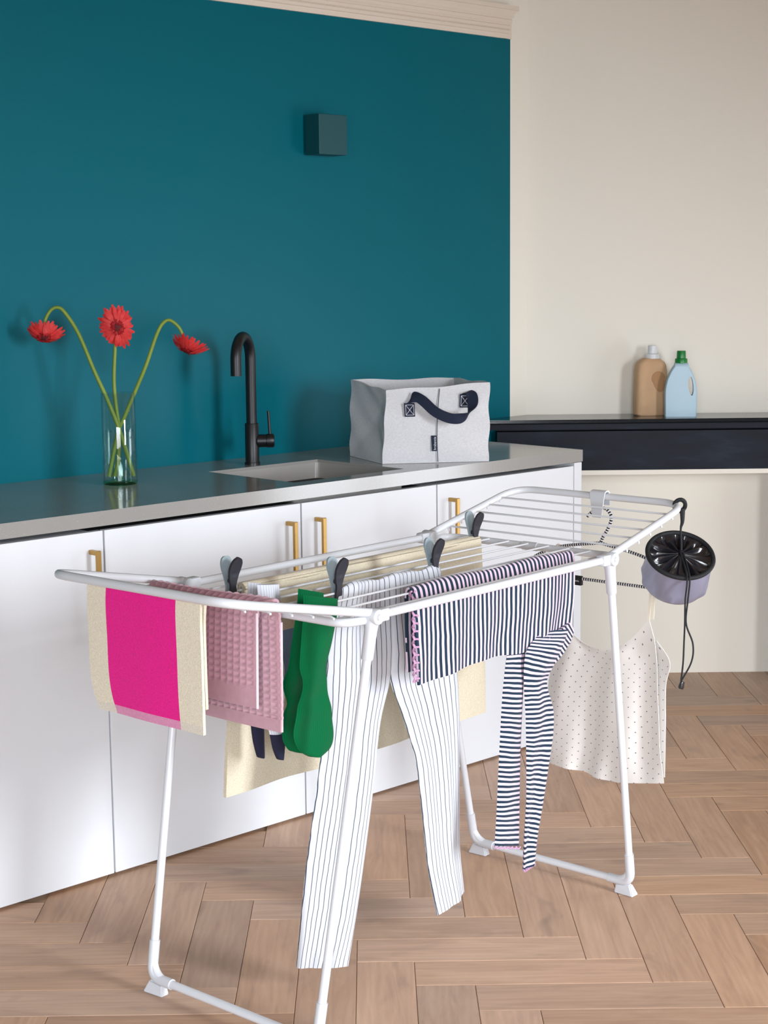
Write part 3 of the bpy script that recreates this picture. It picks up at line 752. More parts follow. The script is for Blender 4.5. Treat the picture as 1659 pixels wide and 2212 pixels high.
def wing(sg, Lw, tl, us, dl=0.0):
    def WP(u_, w_, lift=0.0): return R(sg * (RA + u_ * cos(tl)) - sg * lift * sin(tl), w_, RH + u_ * sin(tl) + lift * cos(tl))
    pts = rounded([WP(0, -RB, .05), WP(Lw, -RBW, .0), WP(Lw, RBW, .0), WP(0, RB, .05)], .55, 10)
    bm = bmesh.new(); sweep(bm, pts, TR, 16); finish('wing_frame', bm, m_white, rack)
    for u_ in us:
        wv = RB - (RB - RBW) * u_ / Lw
        if u_ > Lw - .45: wv -= .06
        bm = bmesh.new(); sweep(bm, [WP(u_, -wv, -.10), WP(u_, -wv, dl - .02), WP(u_, -wv + .06, dl), WP(u_, wv - .06, dl), WP(u_, wv, dl - .02), WP(u_, wv, -.10)], .019, 8); finish('wing_wire', bm, m_white, rack)
    return WP
WPN = wing(-1, LWN, TILN, [.85 + .44 * k for k in range(5)], -.06)
WPF = wing(1, LWF, TILF, [LWF * (.21 + .148 * k) for k in range(5)])
for sl in (-1, 1):
    for sw in (-1, 1):
        hp_ = R(sl * RA, sw * RB, RH)
        bt = R(sl * (RA + RE), sw * RC_, .25); dv = (bt - hp_).normalized()
        bm = bmesh.new()
        lathe(bm, hp_ - RW * (sw * .13), [(0, 0), (.115, 0), (.125, .02), (.125, .24), (.115, .26), (0, .26)], 20, ax=RW * sw)
        box(bm, hp_ + RL * (-sl * .30) - RW * .095 - Vector((0, 0, .10)), RL * (sl * .38), RW * .19, (0, 0, .2), .03)
        lathe(bm, hp_ + dv * .03, [(0, 0), (.12, 0), (.10, .20), (.095, .62), (.085, .64), (0, .64)], 18, ax=dv)
        j_ = finish('hinge_joint', bm, m_wplastic, rack)
        bm = bmesh.new(); lathe(bm, hp_ + RW * (sw * .125), [(0, 0), (.05, 0), (.045, .03), (0, .035)], 14, ax=RW * sw); finish('rivet', bm, m_wplastic, rack)
for sl in (-1, 1):
    P4 = [R(sl * RA, -RB, RH) , R(sl * (RA + RE), -RC_, .25), R(sl * (RA + RE), RC_, .25), R(sl * RA, RB, RH)]
    d0 = (P4[1] - P4[0]).normalized(); d1 = (P4[2] - P4[3]).normalized()
    pts = rounded([P4[0] + d0 * .3, P4[1], P4[2], P4[3] + d1 * .3], .42, 10)
    bm = bmesh.new(); sweep(bm, pts, TR, 16); finish('leg_frame', bm, m_white, rack)
    for (c_, up_, inn, sw) in ((P4[1], P4[0], P4[2], -1), (P4[2], P4[3], P4[1], 1)):
        a = c_ + (up_ - c_).normalized() * .62; b = c_ + (inn - c_).normalized() * .50
        bm = bmesh.new(); sweep(bm, rounded([a, c_, b], .42, 10), TR + .02, 16); finish('leg_elbow', bm, m_wplastic, rack)
        wv = (inn - c_).normalized(); lv = RL * sl
        bm = bmesh.new(); o_ = c_ - wv * .02
        vq = []
        for (x, y, z) in ((-.08, -.10, .005), (.36, -.08, .005), (.36, .10, .005), (-.08, .13, .005), (.02, -.06, .22), (.32, -.06, .19), (.32, .06, .19), (.02, .06, .22)):
            p = o_ + wv * x + lv * y; p.z = z; vq.append(bm.verts.new(p))
        for qd in ((0, 1, 2, 3), (4, 7, 6, 5), (0, 4, 5, 1), (1, 5, 6, 2), (2, 6, 7, 3), (3, 7, 4, 0)): bm.faces.new([vq[i] for i in qd])
        bmesh.ops.bevel(bm, geom=bm.edges[:], offset=.02, segments=2, affect='EDGES'); finish('foot', bm, m_wplastic, rack, smooth=False)
# hanger clip on the far wing
bm = bmesh.new(); cw = .06
cp = [WPF(LWF, cw, 0) + RL * (-.10) + Vector((0, 0, -.42)), WPF(LWF, cw) + RL * (-.10) + Vector((0, 0, .02)), WPF(LWF, cw) + RL * (-.05) + Vector((0, 0, .10)), WPF(LWF, cw) + RL * .05 + Vector((0, 0, .10)), WPF(LWF, cw) + RL * .10 + Vector((0, 0, .0)), WPF(LWF, cw) + RL * .10 + Vector((0, 0, -.18))]
loft(bm, [(p - RW * (.17 if i else .10), p + RW * (.17 if i else .10)) for i, p in enumerate(cp)], .03, nu=4, sub=4)
clip = finish('hanger_clip', bm, m_wplastic, None); tag(clip, 'small white plastic hanger clip hooked over the far end bar', 'clip')

# ------------------------------------------------------------------ laundry
rnd = random.Random(3)
def pos_main(a, out, z, w0): return R(a, w0 + out, z)
def pos_near(a, out, z, l0): return R(l0 - out, a, z)
def drape(posf, fixed, wz, front_rows, back_rows, rad=.045):
    """front_rows/back_rows: (aL, aR, z[, out]) from the wire downwards"""
    rows = []
    for r_ in reversed(back_rows):
        ou = -(r_[3] if len(r_) > 3 else rad + .02); rows.append((posf(r_[0], ou, r_[2], fixed), posf(r_[1], ou, r_[2], fixed)))
    aL, aR = front_rows[0][0], front_rows[0][1]
    for k in range(0, 7):
        an = pi * k / 6; rows.append((posf(aL, -cos(an) * rad, wz + .02 + sin(an) * rad, fixed), posf(aR, -cos(an) * rad, wz + .02 + sin(an) * rad, fixed)))
    for r_ in front_rows[1:]:
        ou = r_[3] if len(r_) > 3 else rad + .02; zz = r_[2]
        rows.append(tuple(posf(r_[i], ou, (zz if not isinstance(zz, tuple) else zz[i]), fixed) for i in (0, 1)))
    return rows
NL = lambda u_: -(RA + u_ * cos(TILN))
NZ = lambda u_: RH + u_ * sin(TILN) - .06

# pink and cream striped hand towel
def mk_pink(b, u, v):
    mid_ = between(b, u, .42, 1.95)
    hem = b.math('GREATER_THAN', v, 3.65)
    c = b.mix(mid_, srgb((246, 237, 214)), srgb((252, 16, 152)))
    ch = b.mix(mid_, srgb((238, 230, 214)), srgb((236, 158, 196)))
    b.base(b.mix(hem, c, ch))
m_pinkt = towel_mat('pink_cream_terry', mk_pink)
u0 = 2.61
rows = drape(pos_near, NL(u0), NZ(u0), [(-1.40, 1.12, 7.28), (-1.41, 1.13, 6.95), (-1.40, 1.14, 6.4), (-1.395, 1.145, 5.9), (-1.33, 1.15, 5.55), (-1.20, 1.155, 5.28)],
             [(-1.40, 1.06, 6.9), (-1.40, 1.06, 6.2), (-1.38, 1.07, 5.62)], .045)
bm = bmesh.new(); loft(bm, rows, .05, nu=40, sub=5, disp=lambda s, t, v: .03 * sin(5 * s + 1) * max(0, t - .5) + .02 * sin(11 * s + 6 * t) * max(0, t - .6))
tw1 = finish('hand_towel', bm, m_pinkt); tag(tw1, 'cream terry towel with broad bright pink band on the near wing', 'towel')

# lilac waffle towel: body sheet with real waffle relief
m_lil = MB('lilac_waffle_cotton'); _v = m_lil.coord('Object')
m_lil.base(m_lil.mix(m_lil.noise(_v, 60, 3), srgb((186, 148, 160)), srgb((204, 168, 178)))); fabric(m_lil, 900, .35, .95, .3); m_lil = m_lil.m
u0 = .85; PX, PY = .15, .108
def waf(width, v_hi, amp=.034):
    def f(s, t, v):
        x = s * width; base_ = .02 * sin(4 * s + 2 * t)
        if v > v_hi: return base_ - .012
        e = 1 if .08 < x < width - .10 else .25
        return amp * (abs(sin(pi * x / PX)) * abs(sin(pi * v / PY)) * 1.5 - .7) * e + base_
    return f
towel = thing('waffle_towel', 'lilac waffle-weave towel folded over a wire of the near wing', 'towel', R(NL(u0), -.5, NZ(u0) - 2))
rows = [(R(NL(u0) - o_, -1.93, z), R(NL(u0) - o_, w1, z)) for (o_, z, w1) in [(-.075, 6.6, .86), (-.06, NZ(u0), .86), (-.03, NZ(u0) + .075, .855), (.03, NZ(u0) + .085, .84), (.075, NZ(u0) + .03, .66), (.10, 6.7, .60), (.115, 6.2, .585), (.12, 5.7, .57), (.12, 5.40, .555), (.12, 5.24, .55)]]
bm = bmesh.new(); loft(bm, rows, .045, nu=150, sub=10, nv_=170, disp=waf(2.6, 1.86)); finish('short_layer', bm, m_lil, towel)
rows = [(R(NL(u0) + .105, -1.90, z), R(NL(u0) + .105, w1, z)) for (z, w1) in [(6.86, .86), (6.4, .875), (5.9, .88), (5.4, .875), (5.1, .87), (4.86, .86)]]
bm = bmesh.new(); loft(bm, rows, .045, nu=150, sub=10, nv_=170, disp=waf(2.76, 1.80)); finish('long_layer', bm, m_lil, towel)
m_edge = plain('pale_hem_tape', (222, 206, 214), .9)
for (o_, w1, z0, z1) in ((.145, .60, 6.75, 5.24), (-.105, .875, 6.6, 4.86)):
    bm = bmesh.new(); sweep(bm, [R(NL(u0) - o_, w1 - .03 * (k / 6), z0 + (z1 - z0) * k / 6) for k in range(7)], .022, 8); finish('hem_edge', bm, m_edge, towel)

# big cream bath towel with a blue block
def mk_cream(b, u, v):
    blue = b.math('MULTIPLY', between(b, u, .0, 4.12), between(b, v, 3.30, 4.42))
    b.base(b.mix(blue, srgb((226, 216, 191)), srgb((128, 158, 194))))
m_creamt = towel_mat('cream_terry', mk_cream)
w0 = WIRE_W[1]
rows = drape(pos_main, w0, RH, [(-2.98, 3.32, 6.8), (-3.10, 3.33, 6.4), (-3.25, 3.36, 5.8), (-3.36, 3.40, 4.9), (-3.46, 3.44, 4.1), (-3.52, 3.46, 3.34)],
             [(-3.1, 3.36, 6.3), (-3.2, 3.36, 5.4), (-3.2, 3.36, 4.55)], .07)
bm = bmesh.new(); loft(bm, rows, .07, nu=60, sub=5, disp=lambda s, t, v: max(0, t - .42) * (.10 * sin(9 * s + .6) + .06 * sin(23 * s + 3 * t)))
tw2 = finish('bath_towel', bm, m_creamt); tag(tw2, 'large cream bath towel with a blue block hanging nearest the cabinets', 'towel')

# socks
m_green = plain('green_knit', (10, 112, 66), .95, var=.14, nscale=500, bump=.5, bscale=1300, Sheen_Weight=.4)
m_grn2 = plain('green_rib', (8, 102, 60), .95, var=.1, nscale=300, bump=.5, bscale=900)
def knit(name, ca, cb, sc):
    b = MB(name); u, v = uvxy(b); w_ = b.math('SINE', b.math('MULTIPLY', u, sc)); b.base(b.mix(b.math('MULTIPLY_ADD', w_, .5, .5), ca, cb)); b.set(Roughness=.95, Specular_IOR_Level=.1, Sheen_Weight=.06)
    b.bump(w_, .2, .001); return b.m
m_green = knit('green_rib_knit', srgb((0, 88, 49)), srgb((2, 95, 54)), 170)
m_greys = knit('grey_rib_knit', srgb((196, 200, 210)), srgb((220, 223, 230)), 120); m_navys = plain('navy_knit', (24, 26, 52), .9, var=.1)
def sock(label, rows2, w_, mat, grp, lean, cuff_n, toe=None):
    base = R(rows2[0][0], w_, rows2[-1][2])
    t = thing('sock', label, 'sock', base, grp)
    RR = [(R(a, w_ + lean * (6.8 - zl), zl), R(b, w_ + lean * (6.8 - zr), zr)) for a, b, zl, zr in rows2]
    n = len(RR)
    def th(tt): return .10 + .10 * max(0, tt - .45) if tt < .97 else .10
    dsp = lambda s, tt, v: .016 * sin(6 * s + 9 * tt) + .02 * sin(30 * tt + 3 * s) * exp(-((tt - .5) / .14) ** 2)
    if toe is None:
        bm = bmesh.new(); loft(bm, RR[cuff_n - 1:], th, nu=18, sub=7, disp=dsp, tube=True); finish('knit_body', bm, mat, t)
    else:
        bm = bmesh.new(); loft(bm, RR[cuff_n - 1:toe + 1], .09, nu=14, sub=6, disp=dsp, tube=True); finish('knit_body', bm, mat, t)
        bm = bmesh.new(); loft(bm, RR[toe:], .13, nu=14, sub=6, tube=True); finish('toe', bm, m_navys, t)
    bm = bmesh.new(); loft(bm, RR[:cuff_n], .13, nu=16, sub=5, tube=True); finish('cuff', bm, mat, t)
    return t
sock('front green sock of the hanging pair, overlapping the striped trousers',
     [(-3.54, -2.75, 6.97, 6.79), (-3.54, -2.77, 6.72, 6.58), (-3.61, -2.92, 6.22, 6.10), (-3.66, -3.06, 5.85, 5.75), (-3.62, -3.06, 5.62, 5.52), (-3.70, -3.05, 5.35, 5.22), (-3.82, -2.99, 5.12, 4.94), (-3.87, -2.98, 4.80, 4.62), (-3.76, -3.03, 4.56, 4.45), (-3.55, -3.23, 4.41, 4.36), (-3.42, -3.34, 4.375, 4.355)],
     .95, m_green, 'green socks', .03, 2)
sock('rear green sock of the hanging pair, half hidden, heel to the left',
     [(-3.20, -2.62, 6.97, 6.81), (-3.25, -2.62, 6.63, 6.51), (-3.38, -2.74, 6.11, 6.0), (-3.47, -2.94, 5.75, 5.66), (-3.63, -3.0, 5.50, 5.38), (-3.55, -3.0, 5.24, 5.14), (-3.64, -2.95, 5.03, 4.9), (-3.66, -2.95, 4.66, 4.52), (-3.54, -3.03, 4.44, 4.33), (-3.4, -3.2, 4.36, 4.30)],
     .52, m_green, 'green socks', .02, 2)
sock('nearer pale grey sock with navy toe behind the lilac towel',
     [(-3.60, -3.10, 7.03, 6.97), (-3.57, -3.08, 6.75, 6.68), (-3.56, -3.06, 6.1, 6.04), (-3.54, -3.06, 5.6, 5.53), (-3.48, -3.06, 4.95, 4.9), (-3.40, -3.06, 4.55, 4.5), (-3.34, -3.08, 4.30, 4.27), (-3.25, -3.12, 4.12, 4.10), (-3.2, -3.15, 4.09, 4.08)],
     .0, m_greys, 'grey socks with navy toes', .01, 2, 5)
sock('farther pale grey sock with navy toe against the cream towel',
     [(-3.34, -2.90, 6.98, 6.88), (-3.36, -2.95, 6.68, 6.60), (-3.38, -2.98, 6.1, 6.0), (-3.38, -3.0, 5.5, 5.42), (-3.38, -3.04, 4.85, 4.8), (-3.36, -3.07, 4.62, 4.58), (-3.32, -3.08, 4.34, 4.30), (-3.24, -3.09, 4.08, 4.04), (-3.19, -3.12, 4.03, 4.01)],
     -.47, m_greys, 'grey socks with navy toes', .01, 2, 4)

# striped trousers
m_trou = stripes('fine_pinstripe_cotton', 'u', .118, .13, srgb((203, 206, 212)), srgb((56, 68, 82)), wob=.05)
tr_ = thing('trousers', 'white trousers with fine dark pinstripes pegged over a wire', 'trousers', R(-1, .45, .45))
wt = WIRE_W[4]
over = lambda a, b: [(R(a, wt - .16, 6.1), R(b, wt - .16, 6.1)), (R(a, wt - .09, 6.55), R(b, wt - .09, 6.55)), (R(a, wt - .045, 6.77), R(b, wt - .045, 6.77)), (R(a, wt, 6.815), R(b, wt, 6.815)), (R(a, wt + .05, 6.77), R(b, wt + .05, 6.77))]
wr = lambda a, c: (lambda s, t, v: a * (sin(9 * s + 4 * t + c) * .6 + sin(17 * s - 3 * t + 2 * c) * .35 + .5 * sin(14 * t + 3 * s + c) * exp(-((t - .45) / .25) ** 2)))
rows = over(-2.20, -.95) + [(R(-2.30, wt + .06, 6.45), R(-.95, wt + .06, 6.45)), (R(-2.44, wt + .08, 6.1), R(-.98, wt + .08, 6.1)), (R(-2.54, wt + .10, 5.6), R(-1.0, wt + .10, 5.5)), (R(-2.61, wt + .10, 5.2), R(-1.04, wt + .10, 5.05)),
        (R(-2.69, wt + .10, 4.55), R(-1.27, wt + .10, 4.38)), (R(-2.86, wt + .06, 3.5), R(-1.46, wt + .12, 3.4)), (R(-2.98, wt - .05, 2.4), R(-1.72, wt + .15, 2.3)), (R(-2.98, wt - .20, 1.4), R(-2.0, wt + .2, 1.35)), (R(-2.88, .01, .47), R(-2.32, .67, .45))]
bm = bmesh.new(); loft(bm, rows, lambda t: .05 + .16 * min(1, max(0, (t - .45) / .3)), nu=36, sub=7, disp=wr(.035, .3), tube=True, uvw=1.45); finish('left_leg', bm, m_trou, tr_)
rows = over(-.95, .42) + [(R(-.95, wt + .06, 6.45), R(.50, wt + .06, 6.4)), (R(-.98, wt + .08, 6.1), R(.60, wt + .08, 6.0)), (R(-1.0, wt + .10, 5.5), R(.76, wt + .10, 5.3)), (R(-1.02, wt + .10, 5.05), R(.86, wt + .10, 4.7)),
        (R(-.72, wt + .10, 4.4), R(.90, wt + .10, 4.0)), (R(-.36, wt + .10, 3.5), R(.87, wt + .10, 3.3)), (R(-.12, wt + .05, 2.4), R(.93, wt + .05, 2.4)), (R(.08, wt, 1.45), R(1.10, wt - .08, 1.45)), (R(.36, .41, .46), R(1.50, .10, .52))]
bm = bmesh.new(); loft(bm, rows, lambda t: .05 + .16 * min(1, max(0, (t - .45) / .3)), nu=36, sub=7, disp=wr(.035, 1.9), tube=True, uvw=1.45); finish('right_leg', bm, m_trou, tr_)

# striped long-sleeved top
DK, PK = srgb((20, 44, 62)), srgb((213, 191, 210))
m_sh_b = stripes('striped_jersey_body', 'u', .112, .52, PK, DK, wob=.05)
m_sh_s = stripes('striped_jersey_sleeve', 'v', .088, .50, PK, DK, wob=.06)
m_pinkruf = plain('pink_ruffle_edge', (196, 152, 184), .9, var=.1, nscale=80)
sh = thing('striped_top', 'navy and pink striped long-sleeved top draped by the right rail', 'shirt', R(1, 1.4, 5))
wt = WIRE_W[6]; zt = RH + .02
def shrow(out, z, aL=-1.50, aR=3.08, zs=None):
    n_ = 6; r_ = []
    for k in range(n_ + 1):
        s = k / n_; zz = z if zs is None else zs[k]
        r_.append(R(aL + (aR - aL) * s, wt + out, zz))
    return r_
bot = [5.22, 5.25, 5.31, 5.31, 5.25, 5.30, 5.42]
rows = [shrow(-.10, 5.4, -1.45, 2.9), shrow(-.10, 6.0, -1.48, 3.0), shrow(-.09, 6.6), shrow(-.07, zt), shrow(-.03, zt + .07), shrow(.03, zt + .07), shrow(.08, zt), shrow(.12, 6.5, -1.50, 3.06), shrow(.14, 6.0, -1.49, 3.0), shrow(.15, 5.65, -1.48, 2.92), shrow(.15, 0, -1.46, 2.86, bot)]
bm = bmesh.new(); loft(bm, rows, .035, nu=90, sub=5, disp=lambda s, t, v: .018 * sin(31 * s + 5 * t) * (t > .45) * (t - .45) * 2 + .02 * sin(12 * s + 2)); finish('body', bm, m_sh_b, sh)
sl_rows = [(R(1.10, wt + .06, 5.36), R(1.60, wt + .06, 5.34)), (R(1.02, wt + .07, 5.0), R(1.56, wt + .07, 4.9)), (R(.94, wt + .08, 4.57), R(1.52, wt + .08, 4.46)), (R(.88, wt + .08, 3.95), R(1.49, wt + .08, 3.8)), (R(.82, wt + .08, 3.35), R(1.47, wt + .08, 3.2)), (R(.75, wt + .08, 2.6), R(1.45, wt + .08, 2.45)), (R(.67, wt + .08, 1.91), R(1.42, wt + .08, 1.70))]
bm = bmesh.new(); loft(bm, sl_rows, .09, nu=20, sub=10, disp=lambda s, t, v: .02 * sin(5 * s + 4 * t), tube=True); finish('sleeve', bm, m_sh_s, sh)
sr_rows = [(R(1.95, wt + .17, 5.55), R(2.88, wt + .17, 5.42)), (R(1.50, wt + .22, 5.32), R(2.50, wt + .24, 5.05)), (R(1.40, wt + .22, 5.05), R(2.22, wt + .24, 4.82)), (R(1.42, wt + .20, 4.64), R(2.10, wt + .20, 4.56)), (R(1.45, wt + .20, 4.13), R(2.27, wt + .20, 4.05)), (R(1.44, wt + .2, 3.75), R(2.25, wt + .2, 3.62)), (R(1.44, wt + .19, 3.36), R(2.16, wt + .19, 3.20)), (R(1.45, wt + .18, 2.6), R(1.98, wt + .18, 2.45)), (R(1.44, wt + .16, 1.92), R(1.84, wt + .16, 1.81)), (R(1.45, wt + .15, 1.25), R(1.77, wt + .15, 1.30))]
bm = bmesh.new(); loft(bm, sr_rows, .10, nu=24, sub=9, disp=lambda s, t, v: .03 * sin(7 * s + 6 * t) , tube=True); finish('sleeve', bm, m_sh_s, sh)
cap_rows = [(R(1.70, wt + .20, 5.22), R(1.98, wt + .21, 4.80)), (R(2.05, wt + .21, 5.38), R(2.42, wt + .22, 4.98)), (R(2.50, wt + .20, 5.50), R(2.78, wt + .20, 5.22)), (R(2.80, wt + .18, 5.56), R(2.92, wt + .18, 5.40))]
bm = bmesh.new(); loft(bm, cap_rows, .05, nu=10, sub=8, v0=.02); finish('shoulder', bm, m_sh_s, sh)
bm = bmesh.new()
for off in (0, .05):
    pts = []
    for k in range(70):
        t = k / 69; z = zt + .03 - t * (zt - 5.24); pts.append(R(-1.50 - off + .05 * sin(k * 1.05) + .03 * t, wt + .13 + .05 * cos(k * 1.05 + off * 20) + (0 if t > .05 else -.05), z + .015 * sin(k * 2.1)))
    sweep(bm, pts, .017, 6)
finish('ruffle_hem', bm, m_pinkruf, sh)
for (aL, aR, zL, zR, ou) in ((.67, 1.42, 1.90, 1.69, .08), (1.45, 1.77, 1.25, 1.30, .15)):
    bm = bmesh.new(); pts = [R(aL + (aR - aL) * k / 24, wt + ou + .03 * cos(k * 1.6), zL + (zR - zL) * k / 24 - .02 + .03 * sin(k * 1.6)) for k in range(25)]
    sweep(bm, pts, .016, 6); finish('ruffle_cuff', bm, m_pinkruf, sh)

# hanger and camisole
LH = RA + LWF * cos(TILF)
def H(w_, z, out=0.0): return R(LH - out, w_, z)
m_cord = stripes('black_white_cord', 'v', .055, .5, srgb((226, 226, 228)), srgb((26, 28, 38)))
hg = thing('clothes_hanger', 'wire hanger wrapped in black and white cord hung from the clip', 'hanger', H(.075, 5.7))
bm = bmesh.new(); sweep(bm, catmull([H(-.24, 6.98), H(-.13, 7.08), H(.03, 7.17), H(.20, 7.17), H(.32, 7.05), H(.32, 6.93), H(.24, 6.75), H(.14, 6.60), H(.09, 6.49)], 6), .032, 10, uv=True); finish('hook', bm, m_cord, hg)
fr_ = [H(.075, 6.47), H(-.9, 6.30), H(-1.45, 6.08), H(-1.66, 5.90), H(-1.66, 5.76), H(-1.55, 5.70), H(-.5, 5.69), H(.6, 5.69), H(1.68, 5.70), H(1.80, 5.76), H(1.80, 5.90), H(1.6, 6.08), H(1.05, 6.30), H(.075, 6.47)]
bm = bmesh.new(); sweep(bm, catmull(fr_, 6), .032, 10, uv=True); finish('frame', bm, m_cord, hg)
bm = bmesh.new(); box(bm, H(-.66, 5.55, .05), RW * .30, RL * .09, Vector((0, 0, .19)), .01); finish('label_tag', bm, plain('black_label', (14, 14, 20), .7), hg, smooth=False)
text_mesh('tag_lettering', 'brabantia', .062, m_thread, hg, H(-.51, 5.645, .052), RW, (0, 0, 1))
m_cami = MB('cream_dotted_voile')
_u, _v = uvxy(m_cami); _b = m_cami
_cell = .20; _y = _b.math('DIVIDE', _v, _cell * .5); _r = _b.math('FLOOR', _y); _x = _b.math('ADD', _b.math('DIVIDE', _u, _cell), _b.math('MULTIPLY', _r, .5))
_fx = _b.math('SUBTRACT', _b.math('FRACT', _x), .5); _fy = _b.math('MULTIPLY', _b.math('SUBTRACT', _b.math('FRACT', _y), .5), .5)
_dd = _b.math('SQRT', _b.math('ADD', _b.math('MULTIPLY', _fx, _fx), _b.math('MULTIPLY', _fy, _fy)))
_b.base(_b.mix(_b.math('LESS_THAN', _dd, .054), srgb((226, 222, 217)), srgb((104, 96, 104)))); _b.set(Roughness=.8, Specular_IOR_Level=.2, Sheen_Weight=.2)
_b.bump(_b.noise(_b.coord('Object'), 900, 2), .1, .001); m_cami = _b.m
cm = thing('camisole', 'cream camisole with tiny dark dots and thin straps on the hanger', 'top', H(.2, 1.8))
neck = lambda dz=0: [H(-1.02, 4.92 + dz), H(-.76, 4.66 + dz), H(-.38, 4.40 + dz), H(.04, 4.30 + dz), H(.46, 4.37 + dz), H(.88, 4.66 + dz), H(1.24, 5.06 + dz)]
def crow(wl, wr, zl, zr, sag=0, out=0.0):
    return [H(wl + (wr - wl) * k / 6, zl + (zr - zl) * k / 6 - sag * sin(pi * k / 6), out + .05 * sin(k * 2.1)) for k in range(7)]
rows = [neck(), crow(-1.03, 1.36, 4.45, 4.65, .35), crow(-1.08, 1.42, 4.05, 4.2, .1), crow(-1.19, 1.46, 3.36, 3.76, .02, .03), crow(-1.24, 1.52, 2.7, 3.1, 0, .05), crow(-1.26, 1.57, 2.15, 2.45, .0, .06), [H(-1.13, 1.72, .05), H(-.75, 1.70, .12), H(-.38, 1.66, .02), H(.1, 1.62, .10), H(.55, 1.62, .02), H(1.1, 1.70, .10), H(1.65, 1.80, .03)]]
bm = bmesh.new(); loft(bm, rows, .014, nu=48, sub=7, disp=lambda s, t, v: t * (.05 * sin(13 * s + 1 + 1.5 * t) + .03 * sin(27 * s + 4 * t))); finish('front_panel', bm, m_cami, cm)
rows = [crow(-1.04, 1.30, 4.42, 4.60, .35, -.20), crow(-1.10, 1.58, 4.05, 4.2, .0, -.25), crow(-1.20, 1.50, 3.36, 3.7, 0, -.25), crow(-1.25, 1.50, 2.6, 2.9, 0, -.25), crow(-1.15, 1.5, 1.72, 1.83, 0, -.22)]
bm = bmesh.new(); loft(bm, rows, .014, nu=36, sub=6, disp=lambda s, t, v: .04 * sin(11 * s + 2 * t) * t); finish('back_panel', bm, m_cami, cm)
m_strap = plain('cream_strap', (236, 226, 208), .8)
for (w_, z0) in ((-1.02, 4.90), (1.24, 5.04)):
    for ou in (.03, -.06):
        bm = bmesh.new(); zt_ = 6.34 if w_ < 0 else 6.30; wt_ = w_ + .06
        rows = [(H(w_ - .03, z0, ou * (1 if ou > 0 else 2)), H(w_ + .03, z0, ou * (1 if ou > 0 else 2))), (H(wt_ - .03, 5.7, ou * 1.4), H(wt_ + .03, 5.7, ou * 1.4)), (H(wt_ - .03, zt_ - .06, ou * .9), H(wt_ + .03, zt_ - .06, ou * .9)), (H(wt_ - .03, zt_ - .01, 0), H(wt_ + .03, zt_ - .01, 0))]
        loft(bm, rows, .012, nu=4, sub=5); finish('strap', bm, m_strap, cm)

# ------------------------------------------------------------------ peg bag
m_bagg = plain('grey_reflective_fabric', (150, 152, 176), .35, metal=.3, var=.12, nscale=10); m_bagk = plain('black_nylon', (24, 24, 30), .2, var=.2, spec=1.0); m_cordk = plain('black_cord', (14, 18, 22), .7, var=.2, nscale=300, bump=.4, bscale=900)
PC = WPF(LWF - .08, RBW - .12, 0); RIMC = Vector((4.28, PC.y - .10, 6.44)); an = Vector((.06, -.56, .83)).normalized()
pb = thing('peg_bag', 'round grey and black drawstring peg bag hanging from the rack corner', 'bag', RIMC - an * .8)
exb = an.cross(Vector((0, 0, 1))).normalized(); eyb = an.cross(exb)
bm = bmesh.new(); RG = []
for (r_, h_) in ((.001, -.80), (.40, -.80), (.58, -.77), (.63, -.68), (.645, -.5), (.635, -.25), (.64, -.03)):
    RG.append([RIMC + an * h_ + (exb * cos(a) + eyb * sin(a)) * (r_ + (.022 * sin(5 * a + h_ * 7) + .015 * sin(11 * a - 9 * h_)) * (-.7 < h_ < -.1)) for a in [2 * pi * k / 64 for k in range(64)]])
rings(bm, RG, False); bm.faces.ensure_lookup_table(); finish('bag_body', bm, m_bagg, pb)
bm = bmesh.new(); sweep(bm, [RIMC + (exb * cos(a) + eyb * sin(a)) * .635 for a in [2 * pi * k / 64 for k in range(65)]], .045, 10, cap=False); finish('rim', bm, m_cordk, pb)
bm = bmesh.new(); RG = []
for (r_, h_, am) in ((.62, -.01, 0), (.54, -.06, .03), (.42, -.07, .055), (.28, -.05, .05), (.16, -.01, .026), (.08, .02, .012), (.04, .04, .004), (.001, .04, 0)):
    RG.append([RIMC + an * (h_ + am * (sin(13 * a + 1.2 * sin(3 * a)) + .35 * sin(23 * a))) + (exb * cos(a) + eyb * sin(a)) * r_ for a in [2 * pi * k / 128 for k in range(128)]])
rings(bm, RG, False); finish('gathered_top', bm, m_bagk, pb)
kn = RIMC + an * .10
bm = bmesh.new(); lathe(bm, RIMC + an * .03, [(0, 0), (.05, .0), (.055, .06), (.04, .10), (0, .10)], 16, ax=an); finish('cord_lock', bm, m_bagk, pb)
lipf = RIMC - eyb * 0 + (Vector((0, 0, -1)) - an * (-an.z)).normalized() * .69 + an * .03
for dx, bowl in ((-.02, 0), (.03, .12)):
    p_ = [kn + Vector((dx, 0, 0)), kn.lerp(lipf, .5) + an * .02 + Vector((dx, 0, 0)), lipf + Vector((dx - .02, -.03, .0)), lipf + Vector((dx - .05, -.03, -.4)), lipf + Vector((dx * .5 - .06, -.02, -.85)), lipf + Vector((dx - .06 + bowl, -.02, -1.25)), lipf + Vector((dx - .07 + bowl * .9, -.02, -1.6)), lipf + Vector((-.125, -.02, -1.98))]
    bm = bmesh.new(); sweep(bm, catmull(p_, 8), .017, 8); finish('draw_cord', bm, m_cordk, pb)
e_ = lipf + Vector((-.13, -.02, -2.02))
bm = bmesh.new(); lathe(bm, e_ + Vector((0, 0, -.10)), [(0, 0), (.05, .0), (.06, .03), (.045, .14), (0, .15)], 12, ax=(.25, 0, 1)); finish('cord_end', bm, m_bagk, pb)
bm = bmesh.new(); lp = []
for k in range(33):
    a = pi * k / 32 * 2; lp.append(PC + Vector((.0, 0, .0)) + Vector((.115 * sin(a) * .9 + .02, -.04 * cos(a), .115 * cos(a))))
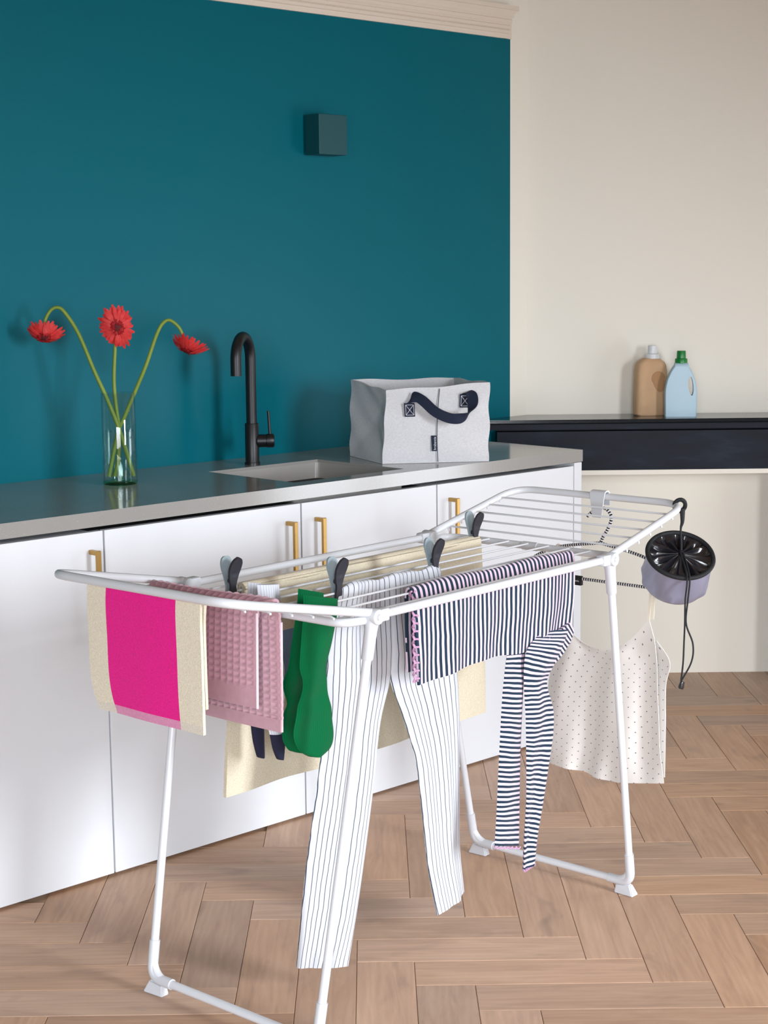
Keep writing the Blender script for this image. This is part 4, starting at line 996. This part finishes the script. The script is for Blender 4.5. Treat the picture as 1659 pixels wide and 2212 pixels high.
sweep(bm, lp, .042, 8); finish('hanging_loop', bm, m_cordk, pb)
bm = bmesh.new(); sweep(bm, catmull([PC + Vector((.06, -.05, -.06)), PC + Vector((.06, -.07, -.3)), PC + Vector((.03, -.08, -.45)), kn + Vector((0, 0, .15)), kn], 6), [.055 - .035 * min(1, k / 12) for k in range(25)], 8); finish('hanging_cord', bm, m_cordk, pb)

# ------------------------------------------------------------------ clothes pegs
m_pegl = plain('peg_light_grey', (150, 166, 172), .45, var=.05); m_pegd = plain('peg_charcoal', (44, 44, 52), .55, var=.08); m_pegs = plain('peg_spring', (70, 74, 80), .4, metal=.6)
def leaf(bm, sgn, c, lean):
    prof = [(-.20, .02, .05), (-.14, .03, .065), (-.05, .045, .07), (.05, .05, .06), (.15, .055, .085), (.24, .06 + lean * .02, .105), (.34, .075 + lean * .05, .125), (.43, .09 + lean * .09, .12), (.50, .10 + lean * .12, .085), (.53, .105 + lean * .13, .03)]
    rows = [(c + RL * (-h) + RW * (sgn * y) + Vector((0, 0, z)), c + RL * h + RW * (sgn * y) + Vector((0, 0, z))) for z, y, h in prof]
    loft(bm, rows, .04, nu=8, sub=3, disp=lambda s, t, v: -sgn * .015 * sin(pi * s) * (t > .55), tube=False)
PEG = [(-3.22, WIRE_W[1], 'grey clothes peg at the left end of the cream towel, above the waffle towel'), (-2.20, WIRE_W[4], 'grey clothes peg on the trousers beside the green socks'),
       (.28, WIRE_W[4], 'grey clothes peg on the trousers beside the striped top'), (3.22, WIRE_W[1], 'grey clothes peg at the far right end of the cream towel')]
pz = RH + .06; protos = None
for (pl_, pw_, lab) in PEG:
    c = R(pl_, pw_, pz); t = thing('clothes_peg', lab, 'peg', c, 'two-tone grey clothes pegs')
    if protos is None:
        protos = []
        for sgn, mat, lean in ((-1, m_pegl, 0.1), (1, m_pegd, .6)):
            bm = bmesh.new(); leaf(bm, sgn, c, lean); protos.append(finish('leaf', bm, mat, t))
        bm = bmesh.new(); sweep(bm, [c - RW * .06 + Vector((0, 0, .13)), c + RW * .06 + Vector((0, 0, .13))], .045, 10); protos.append(finish('spring', bm, m_pegs, t)); c0_ = t.location.copy()
    else:
        for pr in protos:
            q_ = pr.copy(); COL.objects.link(q_); q_.parent = t; q_.matrix_parent_inverse = Matrix.Translation(c0_).inverted()
